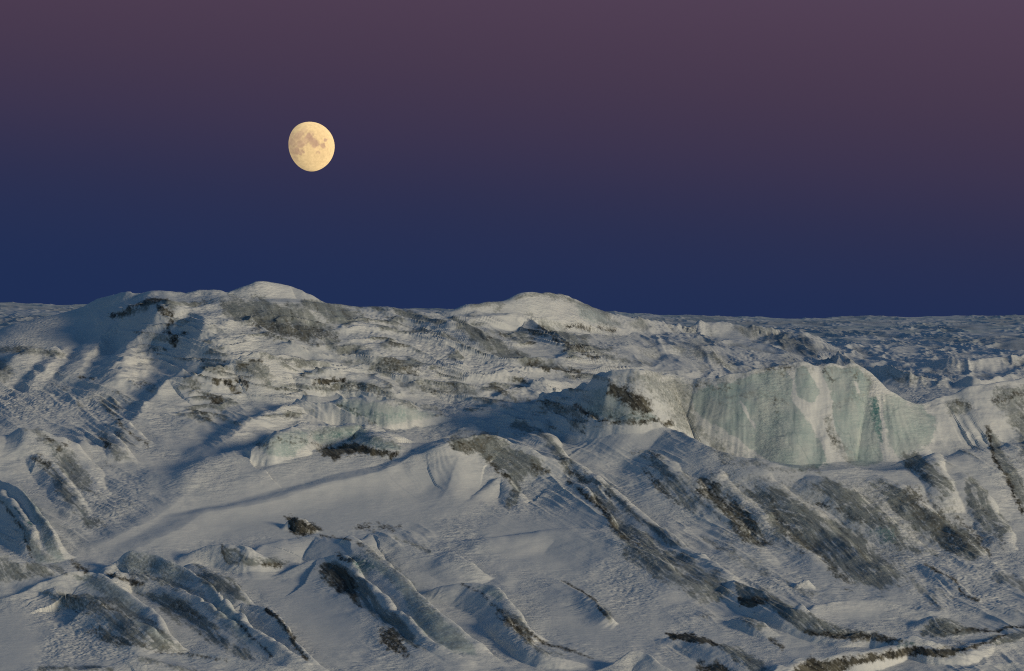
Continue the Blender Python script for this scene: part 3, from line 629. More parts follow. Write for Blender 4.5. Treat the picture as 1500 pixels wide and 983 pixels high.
POLY(GREY, [(462, 836), (490, 828), (530, 845), (560, 885), (600, 925), (620, 950), (590, 935), (555, 905), (525, 890), (495, 868), (470, 850)], 0.9, 4, 5, 6)
POLY(DIRT, [(460, 840), (485, 830), (515, 840), (525, 855), (520, 880), (530, 895), (505, 872), (480, 852)], 0.95, 4, 5, 5)
POLY(DIRT, [(556, 925), (575, 922), (592, 940), (602, 958), (580, 956), (560, 948)], 0.85, 4, 5, 4)
STROKE(DIRT, [(582, 890), (595, 905)], 3, 0.7, 3, 5)
STROKE(DIRT, [(392, 893), (408, 905), (420, 925), (435, 948), (452, 965)], [3, 4, 3, 3, 2], 0.9, 2.5, 3)
STROKE(DIRT, [(345, 910), (360, 925), (380, 945), (395, 960)], 2, 0.75, 3, 4)
POLY(DIRT, [(420, 758), (430, 752), (440, 760), (465, 770), (470, 776), (445, 786), (424, 782)], 0.95, 2.5, 4)
STROKE(DIRT, [(470, 783), (510, 790), (530, 797)], 1.5, 0.7, 2, 3)
STROKE(DIRT, [(525, 773), (560, 773), (585, 770)], 3, 0.55, 3, 7)
STROKE(GREY, [(580, 788), (610, 800), (630, 808)], 3, 0.7, 3, 3)
POLY(PALE, [(697, 855), (722, 858), (742, 875), (732, 880), (705, 868)], 0.8, 3, 3)
STROKE(DIRT, [(680, 857), (705, 870), (735, 895)], 2, 0.6, 3, 4)
POLY(GREY, [(725, 895), (745, 895), (765, 912), (790, 942), (830, 965), (790, 955), (755, 930)], 0.85, 3, 4, 3)
STROKE(DIRT, [(735, 908), (760, 928)], 4, 0.6, 3, 5)
STROKE(DIRT, [(820, 848), (845, 862), (870, 880), (888, 898)], 1.6, 0.85, 2, 2)
STROKE(GREY, [(886, 893), (894, 905)], 4, 0.8, 3, 2)
POLY(DIRT, [(978, 927), (1005, 928), (1045, 942), (1040, 946), (1000, 940)], 0.9, 3, 4)
STROKE(GREY, [(1045, 944), (1080, 952), (1110, 975), (1130, 990)], [4, 6, 8, 8], 0.85, 3, 4)
STROKE(DIRT, [(1025, 975), (1060, 985)], 6, 0.8, 4, 5)
POLY(GREY, [(1080, 856), (1100, 862), (1128, 875), (1160, 892), (1200, 908), (1230, 922), (1215, 926), (1175, 924), (1150, 905), (1125, 888), (1110, 882), (1085, 886), (1082, 872)], 0.95, 3, 3, 3)
STROKE(DIRT, [(1083, 880), (1120, 880)], 4, 0.95, 3, 3)  # black inside the hollow, its shade put into the colour
STROKE(DIRT, [(1180, 925), (1215, 928), (1250, 938), (1275, 935)], 4, 0.85, 3, 3)
POLY(GREY, [(1076, 903), (1100, 906), (1122, 920), (1112, 926), (1090, 914)], 0.8, 3, 4)
STROKE(DIRT, [(1130, 940), (1145, 950)], 3, 0.7, 3, 4)
POLY(GREY, [(1250, 930), (1280, 926), (1310, 935), (1350, 945), (1345, 952), (1300, 942)], 0.7, 4, 5)
POLY(GREY, [(1348, 918), (1365, 905), (1390, 908), (1420, 918), (1440, 922), (1395, 924), (1370, 930), (1350, 930)], 0.9, 3, 4)
POLY(DIRT, [(1165, 975), (1185, 962), (1205, 970), (1225, 965), (1260, 962), (1300, 955), (1340, 945), (1400, 955), (1390, 962), (1340, 958), (1290, 964), (1240, 970), (1200, 985)], 0.85, 3, 5)  # dark under the bottom ridge, put into the colour
STROKE(TEAL, [(1315, 948), (1335, 944)], 5, 0.45, 4, 4)
STROKE(GREY, [(1445, 938), (1475, 932), (1500, 934)], 5, 0.85, 3, 4)
STROKE(DIRT, [(1400, 918), (1445, 918)], 2, 0.8, 2, 2)
STROKE(GREY, [(60, 978), (110, 978), (160, 980)], 4, 0.85, 3, 3)
STROKE(GREY, [(205, 965), (240, 975), (290, 985)], 4, 0.7, 3, 3)
STROKE(DIRT, [(225, 955), (280, 960), (330, 970)], 1.5, 0.6, 3, 3)
POLY(GREY, [(105, 841), (122, 838), (150, 848), (190, 880), (230, 915), (265, 948), (290, 962), (230, 955), (200, 915), (165, 885), (135, 862)], 0.5, 3, 3)
POLY(GREY, [(135, 915), (165, 918), (215, 925), (258, 945), (250, 952), (200, 950), (160, 938)], 0.9, 3, 4, 2)
STROKE(GREY, [(62, 867), (110, 874), (170, 884), (215, 908), (250, 935)], [2, 4, 6, 6, 4], 0.85, 3, 4, 2)
POLY(GREY, [(200, 866), (260, 875), (310, 905), (345, 940), (372, 966), (330, 955), (280, 915), (240, 890)], 0.85, 3, 4, 2)
POLY(GREY, [(165, 836), (190, 809), (215, 812), (255, 826), (288, 848), (262, 852), (215, 836)], 0.5, 4, 3)
POLY(GREY, [(268, 856), (292, 860), (332, 905), (362, 945), (392, 968), (352, 945), (318, 905)], 0.45, 4, 3)
POLY(GREY, [(292, 833), (316, 838), (345, 858), (368, 886), (345, 882), (312, 862)], 0.9, 3, 3)
POLY(GREY, [(462, 836), (492, 822), (530, 842), (562, 884), (600, 925), (628, 955), (592, 940), (552, 905), (520, 888), (490, 868)], 0.95, 3, 3, 2)
POLY(GREY, [(532, 806), (562, 822), (602, 856), (652, 905), (694, 950), (660, 950), (625, 928), (602, 902), (588, 866), (562, 842)], 0.42, 3, 3)
SNOW([(545, 846), (568, 868), (588, 896), (600, 915)], [4, 8, 6, 2])
POLY(GREY, [(5, 735), (40, 775), (88, 828), (50, 822), (25, 775)], 0.45, 3, 3)
POLY(GREY, [(36, 714), (58, 742), (95, 820), (72, 808), (50, 760)], 0.4, 3, 3)
SNOW([(0, 712), (25, 735), (40, 760)], [5, 6, 2])
# slate band; darkness of the undercuts put into the colour, lower right
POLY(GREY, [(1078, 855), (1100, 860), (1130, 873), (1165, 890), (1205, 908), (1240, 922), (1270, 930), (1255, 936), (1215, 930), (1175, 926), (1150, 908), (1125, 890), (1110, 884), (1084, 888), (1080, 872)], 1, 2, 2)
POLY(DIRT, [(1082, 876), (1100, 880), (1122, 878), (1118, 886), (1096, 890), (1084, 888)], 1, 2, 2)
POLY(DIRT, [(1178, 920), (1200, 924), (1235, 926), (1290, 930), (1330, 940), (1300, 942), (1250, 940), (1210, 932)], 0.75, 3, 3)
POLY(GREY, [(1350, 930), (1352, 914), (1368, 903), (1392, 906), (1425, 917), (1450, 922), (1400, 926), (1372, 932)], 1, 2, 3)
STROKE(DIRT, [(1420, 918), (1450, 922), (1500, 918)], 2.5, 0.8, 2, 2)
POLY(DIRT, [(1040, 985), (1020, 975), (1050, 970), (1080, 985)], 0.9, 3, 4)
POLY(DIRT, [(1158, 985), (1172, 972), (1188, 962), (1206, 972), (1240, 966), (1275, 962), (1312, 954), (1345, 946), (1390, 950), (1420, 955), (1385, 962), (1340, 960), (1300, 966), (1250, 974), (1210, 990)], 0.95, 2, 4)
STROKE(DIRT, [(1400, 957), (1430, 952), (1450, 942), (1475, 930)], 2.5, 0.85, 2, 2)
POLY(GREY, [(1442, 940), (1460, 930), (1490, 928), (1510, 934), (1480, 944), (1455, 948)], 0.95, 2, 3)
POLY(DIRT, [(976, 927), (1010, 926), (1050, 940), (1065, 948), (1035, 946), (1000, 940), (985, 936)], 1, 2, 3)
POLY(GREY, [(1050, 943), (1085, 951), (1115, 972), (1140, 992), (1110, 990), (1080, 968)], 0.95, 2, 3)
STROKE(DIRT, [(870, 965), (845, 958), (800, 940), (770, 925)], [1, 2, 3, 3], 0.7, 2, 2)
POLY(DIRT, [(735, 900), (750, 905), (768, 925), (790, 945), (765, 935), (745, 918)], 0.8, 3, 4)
# green ice of the middle cliffs
STROKE(GREY, [(460, 632), (500, 632), (530, 630), (550, 644), (585, 656)], 4, 0.5, 4, 6)
STROKE(TEAL, [(470, 640), (500, 636), (530, 640), (556, 652)], 4, 0.45, 4, 6)
STROKE(DIRT, [(378, 655), (410, 645), (440, 650), (452, 640)], 2, 0.5, 3, 7)
STROKE(TEAL, [(500, 600), (540, 605), (590, 606)], 5, 0.35, 5, 7)
STROKE(GREY, [(860, 580), (880, 600), (920, 612)], 6, 0.5, 5, 7)
STROKE(TEAL, [(850, 600), (885, 605), (940, 614)], 5, 0.3, 5, 7)
POLY(GREY, [(930, 680), (1060, 690), (1160, 700), (1300, 705), (1400, 730), (1470, 800), (1430, 820), (1340, 815), (1320, 870), (1230, 850), (1130, 800), (1040, 760)], 0.36, 12, 12, 10)
# broken, rubbly snow
POLY(ROUGH, [(490, 465), (600, 470), (700, 510), (780, 540), (780, 570), (600, 540), (520, 500)], 1, 20, 10)
POLY(ROUGH, [(-20, 560), (100, 570), (220, 590), (240, 620), (100, 615), (-20, 620)], 1, 14, 10)
POLY(ROUGH, [(30, 880), (140, 890), (200, 940), (200, 970), (60, 965), (70, 920)], 1, 8, 6)
POLY(ROUGH, [(1060, 830), (1180, 850), (1200, 870), (1100, 865)], 0.8, 10, 6)
POLY(ROUGH, [(130, 690), (220, 690), (220, 740), (110, 800), (60, 700)], 0.6, 14, 8)
POLY(ROUGH, [(640, 560), (800, 545), (820, 570), (640, 640), (560, 640)], 0.7, 14, 8)
POLY(ROUGH, [(1300, 800), (1480, 820), (1480, 900), (1330, 890)], 0.7, 14, 8)
POLY(ROUGH, [(300, 470), (380, 500), (330, 560), (210, 540), (200, 480)], 0.7, 14, 8)
POLY(ROUGH, [(840, 660), (940, 650), (1060, 780), (1000, 760)], 0.5, 14, 8)
POLY(ROUGH, [(860, 790), (980, 860), (960, 900), (850, 870)], 0.6, 14, 8)
smooth = np.zeros_like(rough)
_r = rough; rough = smooth
POLY(ROUGH, [(120, 800), (240, 740), (400, 700), (600, 680), (690, 670), (740, 730), (640, 770), (480, 790), (380, 790), (230, 815)], 1, 14, 6)
POLY(ROUGH, [(-10, 900), (30, 890), (60, 940), (50, 970), (-10, 980)], 1, 10, 4)
POLY(ROUGH, [(880, 630), (980, 630), (1050, 690), (960, 660), (860, 680)], 0.7, 12, 6)
POLY(ROUGH, [(1180, 895), (1260, 885), (1320, 900), (1240, 915)], 1, 8, 4)
POLY(ROUGH, [(400, 850), (470, 870), (540, 920), (480, 940), (420, 900)], 1, 8, 4)
POLY(ROUGH, [(700, 745), (760, 750), (860, 740), (910, 810), (840, 850), (720, 830)], 0.7, 14, 8)
POLY(ROUGH, [(800, 890), (880, 905), (990, 900), (980, 935), (900, 955), (820, 940)], 0.8, 12, 6)
POLY(ROUGH, [(350, 840), (450, 850), (540, 930), (470, 960), (410, 900)], 0.9, 8, 4)
POLY(ROUGH, [(530, 790), (640, 815), (700, 850), (660, 880), (600, 840)], 0.8, 10, 6)
POLY(ROUGH, [(230, 520), (340, 540), (300, 600), (180, 600)], 0.6, 14, 8)
POLY(ROUGH, [(370, 790), (470, 785), (525, 800), (480, 815), (400, 830)], 0.9, 6, 4)
POLY(ROUGH, [(690, 470), (790, 475), (830, 510), (760, 505)], 0.8, 8, 4)
POLY(ROUGH, [(1170, 690), (1300, 685), (1330, 720), (1250, 700)], 0.5, 8, 4)
smooth = rough; rough = _r
#ENDMASKS
print('masks', time.time() - T0)

# ------------------------------------------------------------------ small relief
pale, grey, dirt, teal = cover
X0 = (U - 750) / FOC * y_of(V)
Yd = y_of(V)
nearf = sstep(492, 524, V)
sm = np.clip(1 - smooth * 0.85, 0, 1)
SP = S0 * 3.3                                  # distance along the slope, roughly
und = fbm(U / 85, SP / 110, 3, 61) * 3.0 * nearf * sm
patch = sstep(-0.25, 0.45, fbm(U / 120, SP / 150, 2, 71))
wx = U + 6 * noise(U / 30, SP / 30, 73); wy = W + 6 * noise(U / 30, SP / 30, 74) - 0.2 * U
sas = (1 - np.abs(fbm(wx / 34, wy / 9, 3, 81))) - 0.75
rub = (1 - np.abs(fbm(wx / 13, SP / 10, 3, 91))) - 0.7
icefine = fbm((U * ca + SP * .25 * sa) / 26, (-U * sa + SP * .25 * ca) / 3.0, 3, 95)
wq = 22 * noise(U / 170, S0 / 100, 141); wr = 10 * noise(U / 60, S0 / 40, 142)
c2, s2 = cos(radians(24)), sin(radians(24))
al = U * c2 + S0 * s2; ac = -U * s2 + S0 * c2 + wq * 0.6 + wr * 0.5
rn = 1 - np.abs(fbm(al / 150, ac / 24, 4, 143, 0.45))
rpatch = sstep(-0.35, 0.5, fbm(U / 210, S0 / 90, 2, 144)) * (1 - np.clip(pale * 1.5, 0, 1)) * np.clip(1 - smooth * 1.1, 0, 1) * nearf
rpatch = rpatch * (1 - 0.8 * sstep(770, 830, S0) * sstep(1000, 900, U)) * (1 - 0.45 * sstep(640, 700, S0))
rpatch = rpatch * (1 - 0.85 * sstep(580, 545, S0) * sstep(740, 820, U))
wallz = sstep(985, 1020, U) * sstep(1390, 1360, U) * sstep(535, 545, S0) * sstep(700, 680, S0)
rpatch = rpatch * (1 - 0.75 * sstep(480, 500, S0) * sstep(660, 620, S0) * sstep(180, 240, U) * sstep(900, 800, U))
rpatch = rpatch * (1 - wallz) / (1 + 0.35 * np.maximum(np.abs(np.gradient(Lf, axis=0) / np.maximum(np.gradient(V, axis=0), 1e-3)) - 1.0, 0))
rpatch = rpatch * sstep(505, 540, V) * sstep(440, 475, S0)
ridge = rpatch * (rn ** 2 - 0.45) * 9.0
# low stepped ridges across the middle distance
c3, s3 = cos(radians(9)), sin(radians(9))
wq2 = 10 * noise(U / 110, S0 / 50, 171)
zone2 = sstep(445, 475, S0) * sstep(660, 610, S0) * sstep(120, 300, U) * sstep(960, 840, U) * sstep(500, 520, V) * (1 - np.clip(pale * 1.5, 0, 1))
al2 = U * c3 + S0 * s3; ac2 = -U * s3 + S0 * c3 + wq2
rn2 = 1 - np.abs(fbm(al2 / 120, ac2 / 19, 4, 173, 0.45))
ridge = ridge + zone2 * (rn2 ** 3 - 0.3) * 6.5
bare2 = zone2 * sstep(0.66, 0.9, rn2) * sstep(-0.05, 0.4, fbm(U / 70, S0 / 25, 3, 175))
grey[:] = np.maximum(grey, 0.8 * bare2)
dirt[:] = np.maximum(dirt, 0.55 * bare2 * sstep(0.1, 0.5, fbm(U / 34, S0 / 16, 3, 176)))
bare = rpatch * sstep(0.72, 0.92, rn) * sstep(0.0, 0.45, fbm(U / 75, S0 / 40, 3, 145)) * sstep(450, 470, S0)
grey[:] = np.maximum(grey, 0.75 * bare)
dirt[:] = np.maximum(dirt, 0.6 * bare * sstep(0.1, 0.5, fbm(U / 40, S0 / 22, 3, 146)))
iced = np.clip(pale * 0.4 + grey + dirt, 0, 1)
snowf = 1 - iced
det = und + ridge + nearf * (snowf * sm * (patch * 1.7 * sas * sstep(425, 455, S0) + rough * 2.4 * rub * sstep(432, 460, S0)) + iced * (1 - pale) * 0.5 * icefine)
# the far ice field
fl = 1 - nearf
q = np.log(np.maximum(V - 459, 3.0)) * 7.0
farw = noise(U / 90, q / 2, 106)
far1 = 1 - np.abs(fbm(U / 62 - q * 0.35 + farw * .6, q * 1.1, 4, 101, 0.42))
far2 = fbm(U / 150, q / 2.5, 3, 105)
fl2 = np.maximum(fl, (1 - sstep(545, 590, V)) * sstep(880, 980, U))
det = det + fl2 * ((far1 ** 2 - 0.4) * (2.6 + 3.8 * sstep(466, 500, V)) + far2 * 2.2)
Lf = Lf + det
far_ice_shade = fl2 * np.clip(sstep(0.74, 0.42, far1) + 0.8 * sstep(0.0, 0.5, far2), 0, 1)  # grey ice patches; in hollows they stand in for shaded ridge faces
grey[:] = np.maximum(grey, 0.45 * far_ice_shade)
pale[:] = np.maximum(pale, fl * sstep(-0.1, 0.4, fbm(U / 80 - q * .3, q, 3, 161)) * 0.8)
stw = 26 * noise(U / 230, S0 / 160, 153) + 8 * noise(U / 70, S0 / 50, 154)
st2 = fbm((U * ca + S0 * sa) / 34, (-U * sa + S0 * ca + stw) / 6.5, 4, 131, 0.62).astype(np.float32)
slope_zone = sstep(640, 700, S0)
dirt[:] = np.maximum(dirt, nearf * grey * 0.5 * sstep(0.3, 0.9, st2))
grey[:] = grey * (1 - nearf * (0.3 + 0.3 * slope_zone) * sstep(0.1, 0.7, -st2))

# ------------------------------------------------------------------ materials
def nodes_of(m):
    m.use_nodes = True
    t = m.node_tree; t.nodes.clear()
    return t, t.nodes.new, t.links.new
def glacier_material():
    m = bpy.data.materials.new("snow_and_ice")
    t, n, l = nodes_of(m)
    out = n('ShaderNodeOutputMaterial'); b = n('ShaderNodeBsdfPrincipled'); l(b.outputs[0], out.inputs[0])
    at = n('ShaderNodeAttribute'); at.attribute_name = 'cover'
    sp = n('ShaderNodeSeparateColor'); l(at.outputs['Color'], sp.inputs[0])
    geo = n('ShaderNodeNewGeometry')
    def nz(scale, detail, sc=(1, 1, 1), rot=(0, 0, 0), rough=0.55):
        mp = n('ShaderNodeMapping'); mp.inputs['Scale'].default_value = sc; mp.inputs['Rotation'].default_value = rot
        l(geo.outputs['Position'], mp.inputs[0])
        x = n('ShaderNodeTexNoise'); x.inputs['Scale'].default_value = scale; x.inputs['Detail'].default_value = detail
        x.inputs['Roughness'].default_value = rough
        l(mp.outputs[0], x.inputs['Vector'])
        return x.outputs['Fac']
    def mrange(src, a, bb, c, d):
        x = n('ShaderNodeMapRange'); x.inputs[1].default_value = a; x.inputs[2].default_value = bb
        x.inputs[3].default_value = c; x.inputs[4].default_value = d; l(src, x.inputs[0]); return x.outputs[0]
    def mix(f, a, bb):
        x = n('ShaderNodeMix'); x.data_type = 'RGBA'
        if isinstance(f, float): x.inputs[0].default_value = f
        else: l(f, x.inputs[0])
        for s, v in ((6, a), (7, bb)):
            if isinstance(v, tuple): x.inputs[s].default_value = v + (1,)
            else: l(v, x.inputs[s])
        return x.outputs[2]
    def math_(op, a, bb):
        x = n('ShaderNodeMath'); x.operation = op; x.use_clamp = op != 'SUBTRACT'
        for s, v in ((0, a), (1, bb)):
            if isinstance(v, (int, float)): x.inputs[s].default_value = v
            else: l(v, x.inputs[s])
        return x.outputs[0]
    fat = n('ShaderNodeAttribute'); fat.attribute_name = 'flow'
    fsep = n('ShaderNodeSeparateXYZ'); l(fat.outputs['Vector'], fsep.inputs[0])
    def flow(scale, detail, sx, sy, rough=0.6):
        cb = n('ShaderNodeCombineXYZ')
        for o_, k_, i_ in ((0, sx, 0), (1, sy, 1)):
            q_ = n('ShaderNodeMath'); q_.operation = 'MULTIPLY'; q_.inputs[1].default_value = k_
            l(fsep.outputs[o_], q_.inputs[0]); l(q_.outputs[0], cb.inputs[i_])
        x = n('ShaderNodeTexNoise'); x.inputs['Scale'].default_value = scale; x.inputs['Detail'].default_value = detail
        x.inputs['Roughness'].default_value = rough; l(cb.outputs[0], x.inputs['Vector']); return x.outputs['Fac']
    lines = flow(1.0, 6, 0.22, 1.1)
    grain = nz(1.6, 5, (1, 0.35, 1))             # speckle of refrozen crust, some 0.6 m
    coarse = nz(0.16, 4, (1, 0.3, 1))
    vert = nz(0.22, 5, (1, 1, 0.22), (0, radians(-12), 0))          # flow lines down the walls
    snow = mix(mrange(coarse, 0.35, 0.65, 0, 1), (0.61, 0.625, 0.60), (0.66, 0.665, 0.63))
    pale = mix(mrange(vert, 0.35, 0.65, 0, 1), (0.335, 0.42, 0.40), (0.43, 0.49, 0.465))
    pale = mix(mrange(coarse, 0.45, 0.68, 0, 0.75), pale, (0.50, 0.53, 0.495))
    pale = mix(mrange(grain, 0.52, 0.7, 0, 0.5), pale, (0.54, 0.555, 0.52))
    crack = nz(0.10, 3, (1, 0.4, 0.35), (0, radians(-15), 0))
    ridge_ = math_('SUBTRACT', crack, 0.5); ab = n('ShaderNodeMath'); ab.operation = 'ABSOLUTE'; l(ridge_, ab.inputs[0])
    pale = mix(mrange(ab.outputs[0], 0.0, 0.010, 0.28, 0), pale, (0.10, 0.17, 0.17))
    grey = mix(mrange(grain, 0.40, 0.60, 0, 1), (0.185, 0.205, 0.195), (0.34, 0.36, 0.335))
    grey = mix(mrange(lines, 0.48, 0.34, 0, 0.8), grey, (0.26, 0.30, 0.285))
    grey = mix(mrange(lines, 0.50, 0.62, 0, 0.6), grey, (0.12, 0.135, 0.125))
    grey = mix(mrange(coarse, 0.4, 0.65, 0, 0.5), grey, (0.20, 0.22, 0.20))
    dirt = mix(mrange(lines, 0.40, 0.66, 0, 1), (0.03, 0.029, 0.024), (0.17, 0.16, 0.12))
    teal = mix(mrange(vert, 0.4, 0.6, 0, 1), (0.06, 0.16, 0.17), (0.18, 0.30, 0.29))
    jit = math_('SUBTRACT', mrange(grain, 0.3, 0.7, 0.0, 0.7), 0.35)
    def fac(ch):
        x = n('ShaderNodeMath'); x.operation = 'ADD'; l(ch, x.inputs[0]); l(jit, x.inputs[1])
        y = n('ShaderNodeMath'); y.operation = 'MULTIPLY'; y.use_clamp = True
        s = mrange(x.outputs[0], 0.15, 0.85, 0, 1)
        l(s, y.inputs[0]); l(mrange(ch, 0.0, 0.25, 0, 1), y.inputs[1])
        return y.outputs[0]
    c = mix(fac(sp.outputs[0]), snow, pale)
    c = mix(fac(sp.outputs[1]), c, grey)
    c = mix(fac(at.outputs['Alpha']), c, teal)
    c = mix(fac(sp.outputs[2]), c, dirt)
    l(c, b.inputs['Base Color'])
    ic = math_('MAXIMUM', sp.outputs[0], at.outputs['Alpha'])
    l(mrange(ic, 0, 1, 0.85, 0.5), b.inputs['Roughness'])
    b.inputs['Specular IOR Level'].default_value = 0.25
    rip = nz(0.9, 6, (0.45, 0.5, 1.6), (0, 0, radians(20)), 0.6)
    bp = n('ShaderNodeBump'); l(mrange(fsep.outputs[2], 0, 1, 0.08, 0.8), bp.inputs['Strength']); bp.inputs['Distance'].default_value = 0.8
    l(rip, bp.inputs['Height'])
    l(bp.outputs[0], b.inputs['Normal'])
    return m
MAT = glacier_material()

# ------------------------------------------------------------------ meshes: one relief, cut into named pieces
Zd = -(V - Lf - EYE) / FOC * Yd
CO = np.stack([X0, Yd, Zd], -1).reshape(-1, 3).astype(np.float32)
COV = np.stack([pale, grey, dirt, teal], -1).reshape(-1, 4).astype(np.float32)
fw = 9 * noise(U / 80, S0 / 60, 151) + 26 * noise(U / 230, S0 / 160, 153)
crust = np.clip(0.25 + 0.75 * sstep(-0.3, 0.5, fbm(U / 90, V / 60, 3, 152)), 0, 1) * (1 - 0.8 * smooth)
FLOW = np.stack([(U * ca + S0 * sa) * 0.15, (-U * sa + S0 * ca + fw) * 0.15, crust], -1).reshape(-1, 3).astype(np.float32)
G = CO.reshape(NR, NC, 3).astype(np.float64)
du = np.gradient(G, axis=1); dv = np.gradient(G, axis=0)
NRM = np.cross(dv, du); NRM /= np.linalg.norm(NRM, axis=-1, keepdims=True) + 1e-12
if NRM[..., 2].mean() < 0: NRM = -NRM
NRM = NRM.reshape(-1, 3).astype(np.float32)

ids = np.arange(NR * NC).reshape(NR, NC)
quads = np.stack([ids[:-1, :-1], ids[1:, :-1], ids[1:, 1:], ids[:-1, 1:]], -1).reshape(-1, 4)
own_v = owner.reshape(-1)
face_own = own_v[quads[:, 0]].astype(int)
far_face = (V.reshape(-1)[quads[:, 0]] < 526) & (face_own < 0)
face_own[far_face] = -2

def build(name, faces, parent=None):
    if len(faces) == 0: return None
    uniq, inv = np.unique(faces.reshape(-1), return_inverse=True)
    me = bpy.data.meshes.new(name)
    me.vertices.add(len(uniq)); me.vertices.foreach_set('co', CO[uniq].reshape(-1))
    nf = len(faces)
    me.loops.add(nf * 4); me.loops.foreach_set('vertex_index', inv.reshape(-1).astype(np.int32))
    me.polygons.add(nf); me.polygons.foreach_set('loop_start', np.arange(nf, dtype=np.int32) * 4)
    me.polygons.foreach_set('use_smooth', np.ones(nf, bool))
    me.update(calc_edges=True)
    a = me.attributes.new('cover', 'FLOAT_COLOR', 'POINT'); a.data.foreach_set('color', COV[uniq].reshape(-1))
    a = me.attributes.new('flow', 'FLOAT_VECTOR', 'POINT'); a.data.foreach_set('vector', FLOW[uniq].reshape(-1))
    me.normals_split_custom_set_from_vertices(NRM[uniq])
    me.materials.append(MAT)
    o = bpy.data.objects.new(name, me)
    scene.collection.objects.link(o)
    if parent: o.parent = parent
    return o
def setp(o, **k):
    for a, b in k.items(): o[a] = b
    return o

OWN = {
    'hill_left': ('snow_hill', 'structure', 'broad snow hill with blue shaded gullies filling the left skyline', None, None),
    'dome': ('snow_dome', 'structure', 'small bright snow dome topping the left hill against the sky', None, None),
    'dark_dome': ('ice_dome', 'structure', 'dark grey ice dome just below the bright snow summit on the left', None, None),
    'peak': ('snow_peak', 'structure', 'rounded snow peak alone on the skyline near the middle', None, None),
    'ridge_a': ('ice_ridge', 'structure', 'small snow ridge with dark grime patches below the left hill', None, None),
    'ridge_b': ('ice_ridge', 'structure', 'mound with a rusty brown broken face above the upper green ice cliff', None, None),
    'fin': ('ice_ridge', 'structure', 'dark grey ice fin with a smooth bright snow slope on its left', None, None),
    'long_ridge': ('ice_ridge', 'structure', 'long grimy ridge running diagonally down to the right from the centre', None, None),
    'pillar': ('snow_buttress', 'structure', 'snow buttress with grimy ice at the right edge beside the ice wall', None, None),
    'serac': ('serac', 'structure', 'pointed snow and blue ice serac with a teal hollow at the left edge', None, None),
    'ridge_front_left': ('ice_ridge', 'structure', 'low ridge of blue grey ice in the lower left corner', None, None),
    'ridge_front_mid': ('ice_ridge', 'structure', 'pale crested ice ridge with brown stained snow face at lower left', None, None),
    'ridge_dark': ('ice_ridge', 'structure', 'short dark slate ice hump left of the curved white dune', None, None),
    'ridge_dune': ('ice_ridge', 'structure', 'curved white dune sweeping into a pale green ice flank in the foreground', None, None),
    'ridge_dirty_front': ('ice_ridge', 'structure', 'foreground ridge with a black grime patch in front of the pale green flank', None, None),
    'ridge_crack': ('ice_ridge', 'structure', 'smooth snow ridge edged by a thin black grime line near the bottom', None, None),
    'hummock': ('snow_hummock', 'structure', 'smooth rounded snow hummock behind the pale green ice flank', None, None),
    'hummock_b': ('snow_hummock', 'structure', 'snow hummock with a pale ice lens and dark lower edge near the bottom centre', None, None),
    'ridge_slate': ('ice_ridge', 'structure', 'slate grey ice band with a black hollow at its left end, lower right', None, None),
    'ridge_bottom': ('ice_ridge', 'structure', 'snow topped ridge with a black undercut along the bottom right edge', None, None),
    'cliff_b': ('ice_cliff', 'thing', 'upper of the two pale green ice cliffs left of centre', 'ice cliff', 'ice cliffs on the glacier'),
    'cliff_a': ('ice_cliff', 'thing', 'pale green ice cliff with a black grime band along its foot', 'ice cliff', 'ice cliffs on the glacier'),
    'dirty_cliff': ('ice_cliff', 'thing', 'brown and black stained ice cliff left of the great ice wall', 'ice cliff', 'ice cliffs on the glacier'),
    'mound': ('grime_mound', 'thing', 'small black grime covered ice mound alone on the smooth snow slope', 'ice mound', None),
    'block': ('ice_block', 'thing', 'small rounded snow block sitting at the foot of the grimy slope', 'ice block', None),
    'wall': ('ice_wall', 'thing', 'tall pale blue green ice wall split by snow gullies, right of centre', 'ice wall', None),
}
screen_s = S0.reshape(-1); screen_u = U.reshape(-1)
PANELS = [[(1000, 545), (1166, 525), (1160, 580), (1215, 676), (1215, 700), (1150, 700), (1060, 660), (1015, 610)],
          [(1166, 525), (1190, 527), (1202, 576), (1190, 592), (1160, 580)],
          [(1202, 530), (1256, 530), (1276, 558), (1274, 600), (1296, 690), (1240, 690), (1216, 600), (1203, 560)],
          [(1286, 556), (1380, 590), (1372, 650), (1320, 672), (1298, 662), (1288, 600)]]
FACE = {'cliff_a': [(365, 650), (405, 630), (452, 622), (525, 618), (545, 634), (600, 664), (540, 668), (470, 654), (430, 672), (390, 670)],
        'cliff_b': [(440, 600), (486, 586), (560, 586), (645, 606), (600, 622), (555, 628), (520, 616)],
        'dirty_cliff': [(800, 582), (845, 570), (880, 560), (910, 562), (990, 624), (900, 626), (830, 604)]}
GRIME = {'cliff_a': [(462, 660), (480, 652), (512, 648), (530, 652), (560, 662), (606, 666), (575, 676), (540, 670), (510, 671), (486, 676)],
         }
